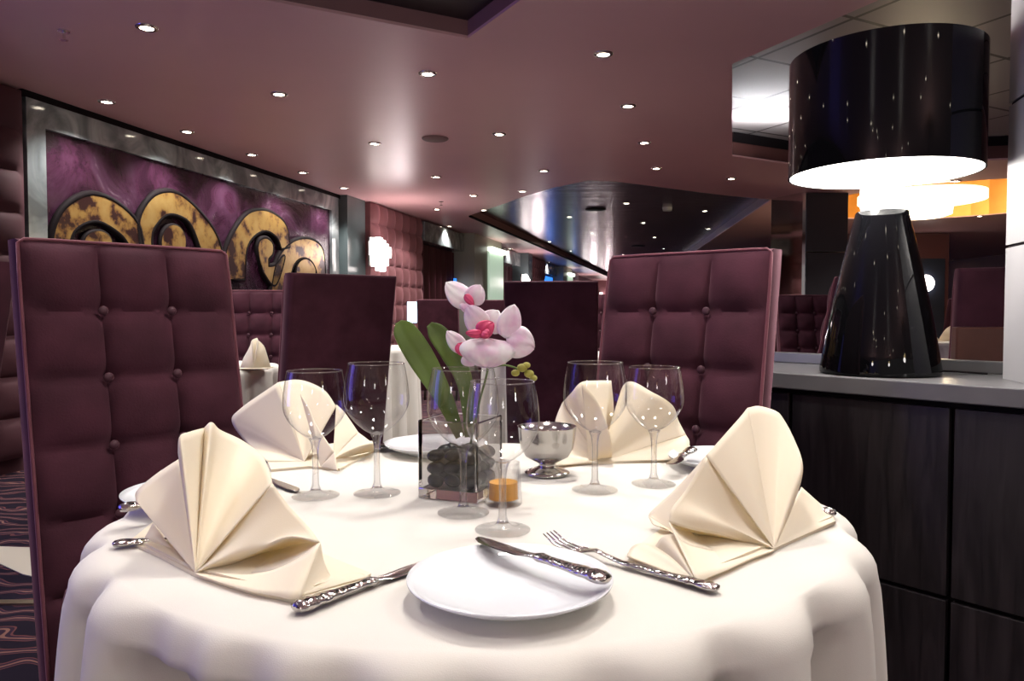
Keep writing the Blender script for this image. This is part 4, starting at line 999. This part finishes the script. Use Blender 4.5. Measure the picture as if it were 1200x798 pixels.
# ------------------------------------------------------------------ LIGHTS
for (x, y, z, pw) in lightspots:
    if not pw: continue
    l = bpy.data.lights.new('spot', 'SPOT'); near = y < 3.2
    l.energy = (88 if y > 1.2 and abs(x) < 1.5 else 26) if near else 75; l.spot_size = math.radians(120); l.spot_blend = .6; l.shadow_soft_size = .09 if near else .04; l.color = (1, .95, .91)
    lo = bpy.data.objects.new('downlight_light', l); COL.objects.link(lo); lo.location = (x, y, z - .03)
for i in range(22):  # more unseen downlights, added for the dots mirrored in the black lamp
    downlight(0, 0, CZ, 'unseen recessed ceiling downlight above and behind the front table', 'downlights over the front table', power=0, xy=(random.uniform(-3.6, 5.5), -4.6 + i * .25))
l = bpy.data.lights.new('blue_fill', 'AREA'); l.shape = 'RECTANGLE'; l.size = 2.6; l.size_y = 1.4; l.energy = 42; l.color = (.16, .13, 1)  # added blue fill outside the unseen window, for the left chair's edge
lo = bpy.data.objects.new('blue_fill_light', l); COL.objects.link(lo); p_ = wall_xy(1.2, -.4); lo.location = (p_.x, p_.y, 1.25)
lo.rotation_euler = WN.to_track_quat('-Z', 'Z').to_euler()
# unseen pendants added behind the camera to brighten the ceiling and lamp reflections
for i, (x, y, z, lab) in enumerate([(2.7, -1.9, 1.75, 'right'), (-2.7, -2.6, 1.75, 'left'), (.2, -4.0, 1.75, 'far')]):
    t = thing('added_pendant', 'added unseen gold glass pendant lamp behind the photographer, %s one' % lab, 'pendant lamp', (x, y, z))
    G().lathe([(.0001, 0), (.05, .02), (.16, .22), (.18, .24), (.0001, .26)], 32).build('glass_cone', pm('pendant_glass', (1, .8, .4), .3, emit=(1, .72, .30), es=3), t, .6)
    g = G(); g.tube([(0, 0, .255), (0, 0, CZ - z)], .008, 8); g.build('rod', M['brass'], t, True)
    l = bpy.data.lights.new('pendant', 'POINT'); l.energy = 38; l.color = (1, .95, .93); l.shadow_soft_size = .16
    lo = bpy.data.objects.new('pendant_fill', l); COL.objects.link(lo); lo.location = (x * .93, y + .25, z - .1)
# ambience of the rest of the dining hall (open behind the camera) and blue fill for the added side window
w = bpy.data.worlds.new('world'); SC.world = w; w.use_nodes = True; nt = w.node_tree; bg = nt.nodes['Background']
tc = nt.nodes.new('ShaderNodeTexCoord'); sp = nt.nodes.new('ShaderNodeSeparateXYZ'); r = nt.nodes.new('ShaderNodeValToRGB')
mr = nt.nodes.new('ShaderNodeMapRange'); mr.inputs['From Min'].default_value = -1; mr.inputs['From Max'].default_value = 1
nt.links.new(tc.outputs['Generated'], sp.inputs[0]); nt.links.new(sp.outputs['X'], mr.inputs['Value']); nt.links.new(mr.outputs[0], r.inputs[0]); nt.links.new(r.outputs[0], bg.inputs[0])
e = r.color_ramp.elements; e[0].position = .12; e[0].color = (.26, .22, 1.3, 1); e[1].position = .3; e[1].color = (.62, .56, .56, 1)
bg.inputs[1].default_value = .42
# ------------------------------------------------------------------ render look
SC.view_settings.view_transform = 'Standard'; SC.view_settings.look = 'None'; SC.view_settings.exposure = 0.0; SC.view_settings.gamma = 1; SC.view_settings.use_curve_mapping = False
SC.cycles.use_denoising = True; SC.cycles.max_bounces = 10; SC.cycles.diffuse_bounces = 4; SC.cycles.glossy_bounces = 5; SC.cycles.transmission_bounces = 10; SC.cycles.transparent_max_bounces = 8
SC.cycles.caustics_reflective = False; SC.cycles.caustics_refractive = False; SC.cycles.sample_clamp_indirect = 4
